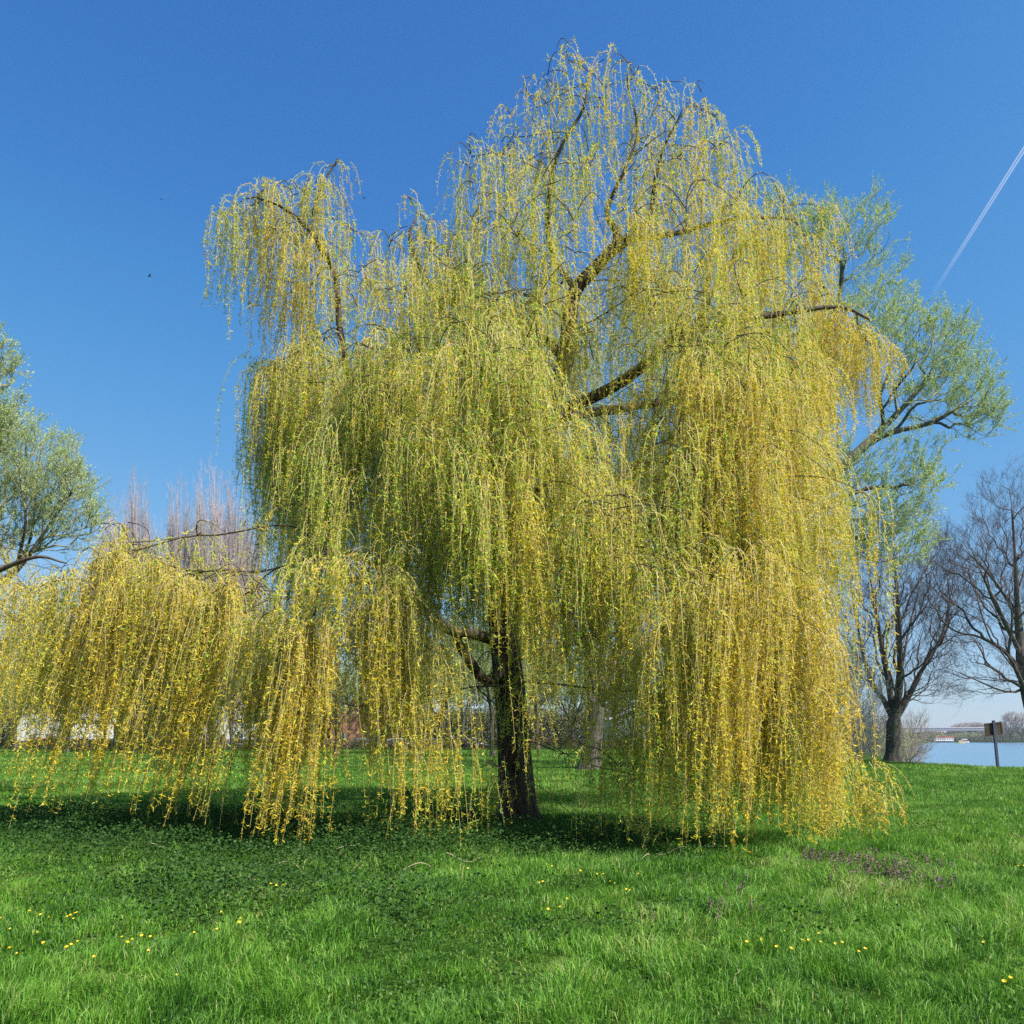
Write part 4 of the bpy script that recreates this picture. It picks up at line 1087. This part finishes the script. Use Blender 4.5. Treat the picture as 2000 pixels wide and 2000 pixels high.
M['feather'] = plain('dark_feather', (.03, .03, .035), .8)
for lb, u, v, Yb, s in (('small dark bird low in the open sky left of the willow', 292, 539, 45, .2), ('tiny dark bird high in the sky at the upper left', 315, 390, 60, .16), ('tiny dark bird in the gap between the two willow tops', 711, 387, 50, .16)):
    c = W(u, v, Yb)
    bm = bmesh.new()
    bmesh.ops.create_uvsphere(bm, u_segments=10, v_segments=6, radius=1)
    for w_ in bm.verts: w_.co = Vector((w_.co.x * s * .5, w_.co.y * s * .15, w_.co.z * s * .14 * (1 - .3 * w_.co.x)))
    for sg in (-1, 1):
        pts = [(.15, 0, .05), (.1, sg * .5, .32), (-.1, sg * 1.0, .12), (-.15, sg * .5, .25), (-.15, 0, .05)]
        up_ = [bm.verts.new(Vector(p_) * s) for p_ in pts]; lo_ = [bm.verts.new(Vector((p_[0], p_[1], p_[2] - .04)) * s) for p_ in pts]
        bm.faces.new(up_); bm.faces.new(lo_[::-1])
        for i in range(5): bm.faces.new((up_[i], up_[(i + 1) % 5], lo_[(i + 1) % 5], lo_[i]))
    bm.faces.new([bm.verts.new(Vector(p_) * s) for p_ in ((-.4, 0, 0), (-.8, .12, 0), (-.8, -.12, 0))])
    o = mkbm('bird', bm, M['feather']); o.location = c; o.rotation_euler = (.2, .1, 1.0 + u)
    tag(o, lb, 'bird')

# ------------------------------------------------------------------ grass and herbs
rg = np.random.RandomState(101)
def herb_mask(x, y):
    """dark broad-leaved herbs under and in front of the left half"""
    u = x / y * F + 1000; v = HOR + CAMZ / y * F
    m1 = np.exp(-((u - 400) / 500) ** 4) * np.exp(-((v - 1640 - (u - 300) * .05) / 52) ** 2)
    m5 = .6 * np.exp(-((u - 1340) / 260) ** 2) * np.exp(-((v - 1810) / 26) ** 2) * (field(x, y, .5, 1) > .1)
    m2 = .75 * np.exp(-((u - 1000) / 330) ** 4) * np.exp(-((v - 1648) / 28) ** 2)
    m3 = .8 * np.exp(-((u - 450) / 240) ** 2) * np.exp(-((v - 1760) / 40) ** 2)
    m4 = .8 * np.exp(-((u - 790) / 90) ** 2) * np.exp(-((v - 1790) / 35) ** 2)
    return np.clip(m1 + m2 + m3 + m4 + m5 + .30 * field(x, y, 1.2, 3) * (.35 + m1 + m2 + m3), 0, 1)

def place(y0, y1, dens, margin=.16):
    area = (y1 * y1 - y0 * y0) / 2 * (1.30 + 2 * margin)
    n = int(area * dens)
    y = np.sqrt(rg.uniform(y0 * y0, y1 * y1, n))
    x = y * rg.uniform(-.65 - margin, .65 + margin, n)
    k = x < bank(y) + .6
    return x[k], y[k]

def blades(bands, near):
    Vs, ts, Fq, Ft, off = [], [], [], [], 0
    for y0, y1, dens, wd, hh in bands:
        x, y = place(y0, y1, dens)
        cl = field(x, y, .9, 0) * .55 + field(x, y, .28, 1) * .5 + field(x, y, 3.5, 2) * .35
        hm = herb_mask(x, y)
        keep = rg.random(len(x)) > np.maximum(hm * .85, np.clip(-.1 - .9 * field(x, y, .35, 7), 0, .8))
        x, y, cl = x[keep], y[keep], cl[keep]
        n = len(x)
        h = hh * np.clip(.95 + .9 * cl, .3, 2.2) * rg.uniform(.5, 1.3, n)
        a = rg.uniform(0, 2 * PI, n); w = wd * rg.uniform(.6, 1.3, n)
        s = np.stack([np.cos(a), np.sin(a), np.zeros(n)], 1) * (w / 2)[:, None]
        ba = field(x, y, .7, 4) * 3.5 + rg.normal(size=n) * 1.3
        bend = rg.uniform(.15, .95, n) * h
        bd = np.stack([np.cos(ba), np.sin(ba), np.zeros(n)], 1) * bend[:, None]
        B = np.stack([x, y, gz(x, y) - .01], 1)
        up_ = np.zeros((n, 3)); up_[:, 2] = h
        Mi = B + bd * .3 + up_ * .6
        Tp = B + bd + up_ * (1 - .35 * (bend / h)[:, None])
        tn = np.clip(.52 - .17 * field(x, y, 2.2, 5) + .22 * field(x, y, .45, 6) + rg.normal(size=n) * .17 + (rg.random(n) < .05) * -.5 - .05 * np.sin(x * .3), 0, 1)
        # straw and yellowish patch at the right
        u = x / y * F + 1000; v = HOR + CAMZ / y * F
        pt = np.exp(-((u - 1840) / 70) ** 2 - ((v - 1612) / 12) ** 2) + np.exp(-((u - 1480) / 130) ** 2 - ((v - 1692) / 12) ** 2)
        tn = np.clip(tn - .45 * pt * rg.uniform(.3, 1, n), 0, 1)
        if near:
            V = np.stack([B - s, B + s, Mi + s * .8, Mi - s * .8, Tp], 1).reshape(-1, 3)
            b_ = np.arange(n) * 5 + off
            Fq.append(np.stack([b_, b_ + 1, b_ + 2, b_ + 3], 1)); Ft.append(np.stack([b_ + 3, b_ + 2, b_ + 4], 1)); ts.append(np.repeat(tn, 5)); off += n * 5
        else:
            V = np.stack([B - s, B + s, Tp], 1).reshape(-1, 3)
            b_ = np.arange(n) * 3 + off
            Ft.append(np.stack([b_, b_ + 1, b_ + 2], 1)); ts.append(np.repeat(tn, 3)); off += n * 3
        Vs.append(V)
    V = np.concatenate(Vs)
    print('blades', sum(len(f) for f in Ft))
    return V, ([np.concatenate(Fq)] if Fq else []) + [np.concatenate(Ft)], np.concatenate(ts)
V, Fs, ts = blades([(3.2, 5.5, 4300, .0055, .13), (5.5, 8.5, 3000, .0065, .13), (8.5, 13, 1900, .008, .125)], True)
tag(mk('grass', V, Fs, M['grass'], None, {'tint': ts}), 'lush green grass in the foreground', 'grass', kind='stuff')
V, Fs, ts = blades([(13, 20, 900, .014, .11), (20, 36, 300, .022, .11), (36, 62, 75, .04, .10), (62, 112, 14, .08, .11)], False)
tag(mk('meadow_grass', V, Fs, M['grass'], None, {'tint': ts}), 'green meadow grass around and beyond the willow', 'grass', kind='stuff')

# herbs
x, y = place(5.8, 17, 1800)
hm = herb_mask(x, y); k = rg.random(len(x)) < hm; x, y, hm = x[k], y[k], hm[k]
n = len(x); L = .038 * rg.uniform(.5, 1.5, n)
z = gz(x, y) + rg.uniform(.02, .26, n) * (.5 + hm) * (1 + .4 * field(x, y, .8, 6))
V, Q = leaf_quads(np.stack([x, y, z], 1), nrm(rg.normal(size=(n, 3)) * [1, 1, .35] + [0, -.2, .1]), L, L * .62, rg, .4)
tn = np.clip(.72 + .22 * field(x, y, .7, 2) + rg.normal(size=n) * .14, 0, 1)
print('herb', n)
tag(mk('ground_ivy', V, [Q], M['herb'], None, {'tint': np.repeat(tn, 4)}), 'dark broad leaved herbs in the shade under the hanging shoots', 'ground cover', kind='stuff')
x, y = place(3.3, 9.5, 900)
k = rg.random(len(x)) < np.clip(.12 + .9 * field(x, y, .8, 5), 0, 1); x, y = x[k], y[k]; n = len(x)
L = .022 * rg.uniform(.5, 1.5, n); z = gz(x, y) + rg.uniform(.02, .08, n)
V, Q = leaf_quads(np.stack([x, y, z], 1), nrm(rg.normal(size=(n, 3)) * [1, 1, .4] + [0, -.2, .2]), L, L * .8, rg, .3)
tag(mk('clover', V, [Q], M['herb'], None, {'tint': np.repeat(np.clip(rg.normal(.35, .25, n), 0, 1), 4)}), 'patches of small clover leaves in the foreground grass', 'clover', kind='stuff')

# purple dead nettle
def on_ground(u, v):
    Yv = CAMZ * F / (v - HOR); return (u - 1000) / F * Yv, Yv
pu, pv = [], []
for cu, cv, su, sv, k_ in ((1600, 1692, 34, 8, 30), (1690, 1697, 40, 10, 44), (1745, 1714, 46, 14, 62), (1800, 1735, 34, 12, 34), (1400, 1795, 18, 10, 8), (1470, 1800, 10, 10, 5), (1440, 1745, 20, 12, 4)):
    pu.append(rg.normal(cu, su, k_)); pv.append(rg.normal(cv, sv, k_))
x, y = on_ground(np.concatenate(pu), np.concatenate(pv))
i = np.repeat(np.arange(len(x)), 34); n = len(i); hz = rg.uniform(0, 1, n)
px = x[i] + rg.normal(size=n) * .018 * (1.2 - hz); py = y[i] + rg.normal(size=n) * .018 * (1.2 - hz); pz = gz(x[i], y[i]) + .03 + hz * .13
L = .024 * rg.uniform(.6, 1.3, n)
V, Q = leaf_quads(np.stack([px, py, pz], 1), nrm(rg.normal(size=(n, 3)) * [1, 1, .3]), L, L * .7, rg, .4)
tag(mk('purple_dead_nettle', V, [Q], M['purple'], None, {'tint': np.repeat(np.clip(.75 - hz * .7 + rg.normal(size=n) * .1, 0, 1), 4)}), 'patch of dusky purple dead nettles in the grass at the right', 'wildflowers', kind='stuff')

# far buttercup speckle
n = 5200
u = np.concatenate([rg.uniform(-60, 420, n // 2), rg.uniform(400, 1150, n // 4), rg.uniform(1450, 1950, n // 4)])
v = np.concatenate([rg.uniform(1478, 1560, n // 2), rg.uniform(1475, 1560, n // 4), rg.uniform(1560, 1700, n // 4)])
x, y = on_ground(u, v)
dn = field(x, y, 3.0, 6) + field(x, y, 11, 5) * .6
k = (x < bank(y)) & (dn > np.where(u > 1400, .95, .15)); x, y = x[k], y[k]; n = len(x)
L = np.clip(.0016 * y, .022, .055)
V, Q = leaf_quads(np.stack([x, y, gz(x, y) + .10], 1), nrm(rg.normal(size=(n, 3)) * [1, 1, .3]), L, L * .9, rg, .3)
tag(mk('meadow_flowers', V, [Q], M['petal'], None, {'tint': np.repeat(rg.random(n), 4)}), 'yellow flowers speckling the sunlit meadow beyond the willow', 'wildflowers', kind='stuff')

# individual buttercups near by
def make_flower():
    r_ = np.random.RandomState(4)
    e = root('buttercup', (0, 0, 0), 'x', 'flower', 'x')
    P = np.array([[[0, 0, 0], [.004, .003, .04], [.002, .006, .08], [0, 0, .115]]]); R = np.full((1, 4), .0014)
    V, Q = batch_tubes(P, R, 5); mk('stem', V, [Q], M['herb'], e, {'tint': np.full(len(V), .3)})
    Vs, Qs = [], []
    for k_ in range(5):
        a = k_ / 5 * 2 * PI
        d = np.array([math.cos(a), math.sin(a), 0]); s_ = np.array([-math.sin(a), math.cos(a), 0]); c = np.array([0, 0, .115])
        Vs += [c, c + d * .010 - s_ * .009 + [0, 0, .004], c + d * .019 - s_ * .006 + [0, 0, .011], c + d * .019 + s_ * .006 + [0, 0, .011], c + d * .010 + s_ * .009 + [0, 0, .004]]
        Qs.append(np.arange(5) + k_ * 5)
    mk('petals', np.array(Vs), [np.array(Qs)], M['petal'], e, {'tint': np.full(25, .5)})
    return e
fl = make_flower()
spots = {
 ('yellow buttercup in the grass at the lower left', 'yellow buttercups at the lower left'): [(60, 1786), (88, 1790), (104, 1793), (142, 1789), (150, 1784), (155, 1787), (144, 1797), (137, 1795), (80, 1823), (8, 1797), (22, 1812), (92, 1845), (152, 1843), (23, 1861), (37, 1862), (138, 1852), (136, 1864)],
 ('yellow buttercup in the grass near the lower left middle, short of the lower left cluster', 'yellow buttercups in the lower left middle'): [(242, 1838), (262, 1838), (277, 1836), (297, 1842), (242, 1856), (294, 1865), (382, 1831), (424, 1826), (434, 1788), (477, 1811), (463, 1818), (462, 1770)],
 ('yellow buttercup at the edge of the dark herbs', 'yellow buttercups at the edge of the dark herbs'): [(530, 1733), (535, 1736), (557, 1734), (606, 1722), (624, 1731), (876, 1689), (918, 1703), (540, 1728)],
 ('yellow buttercup in the sunny grass in front of the trunk', 'yellow buttercups in front of the trunk'): [(1061, 1734), (1075, 1705), (1133, 1711), (1162, 1718), (1172, 1717), (1179, 1716), (1197, 1735), (1203, 1738), (1251, 1715), (1228, 1755), (1236, 1753), (1111, 1771), (1066, 1789), (1098, 1787), (1048, 1733)],
 ('yellow buttercup at the lower right', 'yellow buttercups at the lower right'): [(1530, 1829), (1564, 1849), (1568, 1855), (1578, 1858), (1572, 1856), (1598, 1866), (1633, 1860), (1640, 1857), (1600, 1835), (1456, 1862), (1495, 1855), (1990, 1697), (1994, 1695), (1918, 1866), (1522, 1878), (1536, 1880), (1683, 1880)],
 ('pale yellow buttercup tuft at the very bottom', 'yellow buttercups along the bottom edge'): [(1956, 1952), (1960, 1958), (1965, 1948), (348, 1918), (190, 1876), (1674, 1882)],
}
first = True
for (lb, gr), pts in spots.items():
    for (u, v) in pts:
        o = fl if first else copy_tree(fl); first = False
        x, y = on_ground(u, v + 9); s_ = rg.uniform(.45, .75)
        o.location = (x, y, float(gz(x, y)) + .045); o.scale = (s_,) * 3; o.rotation_euler = (rg.uniform(.15, .6), rg.uniform(-.3, .3), rg.uniform(-.6, .6))
        o['label'] = lb; o['group'] = gr

# ------------------------------------------------------------------ haze
m, t, out = mat_new('haze')
pv_ = t.nodes.new("ShaderNodeVolumePrincipled")
pv_.inputs['Color'].default_value = (.86, .92, 1, 1); pv_.inputs['Density'].default_value = .00015; pv_.inputs['Anisotropy'].default_value = .3
t.links.new(pv_.outputs[0], out.inputs['Volume'])
bm = bmesh.new(); bbox(bm, -3050, 3050, -420, 4050, -7, 42)
tag(mkbm('haze', bm, m), 'thin pale blue haze over the distant shore', 'haze', kind='stuff')

# ------------------------------------------------------------------ fallen twigs
M['bare_twig'] = plain('bare_twig', (.42, .33, .22), .8)
for i, (u, v) in enumerate(((500, 1648), (560, 1700), (470, 1730), (660, 1668), (905, 1690), (1130, 1668), (1310, 1672), (1180, 1640), (820, 1705), (1250, 1690), (330, 1665), (735, 1745))):
    x, y = on_ground(u, v); a = rg.uniform(-.5, .5) + (PI if i % 2 else 0); L = rg.uniform(.25, .6)
    t_ = np.linspace(-1, 1, 9); cu = rg.uniform(-.35, .35)
    P = np.stack([x + t_ * L / 2 * math.cos(a) - cu * L * (1 - t_ ** 2) * math.sin(a), y + t_ * L / 2 * math.sin(a) + cu * L * (1 - t_ ** 2) * math.cos(a), gz(x, y) + .10 + .06 * np.sin(t_ * 2 + i)], 1)[None]
    V, Q = batch_tubes(P, np.linspace(.006, .002, 9)[None], 6)
    tag(mk('fallen_twig', V, [Q], M['bare_twig'], smooth=True), 'thin pale bare twig fallen in the grass at the front edge of the willow', 'twig', 'fallen twigs along the front edge of the willow')
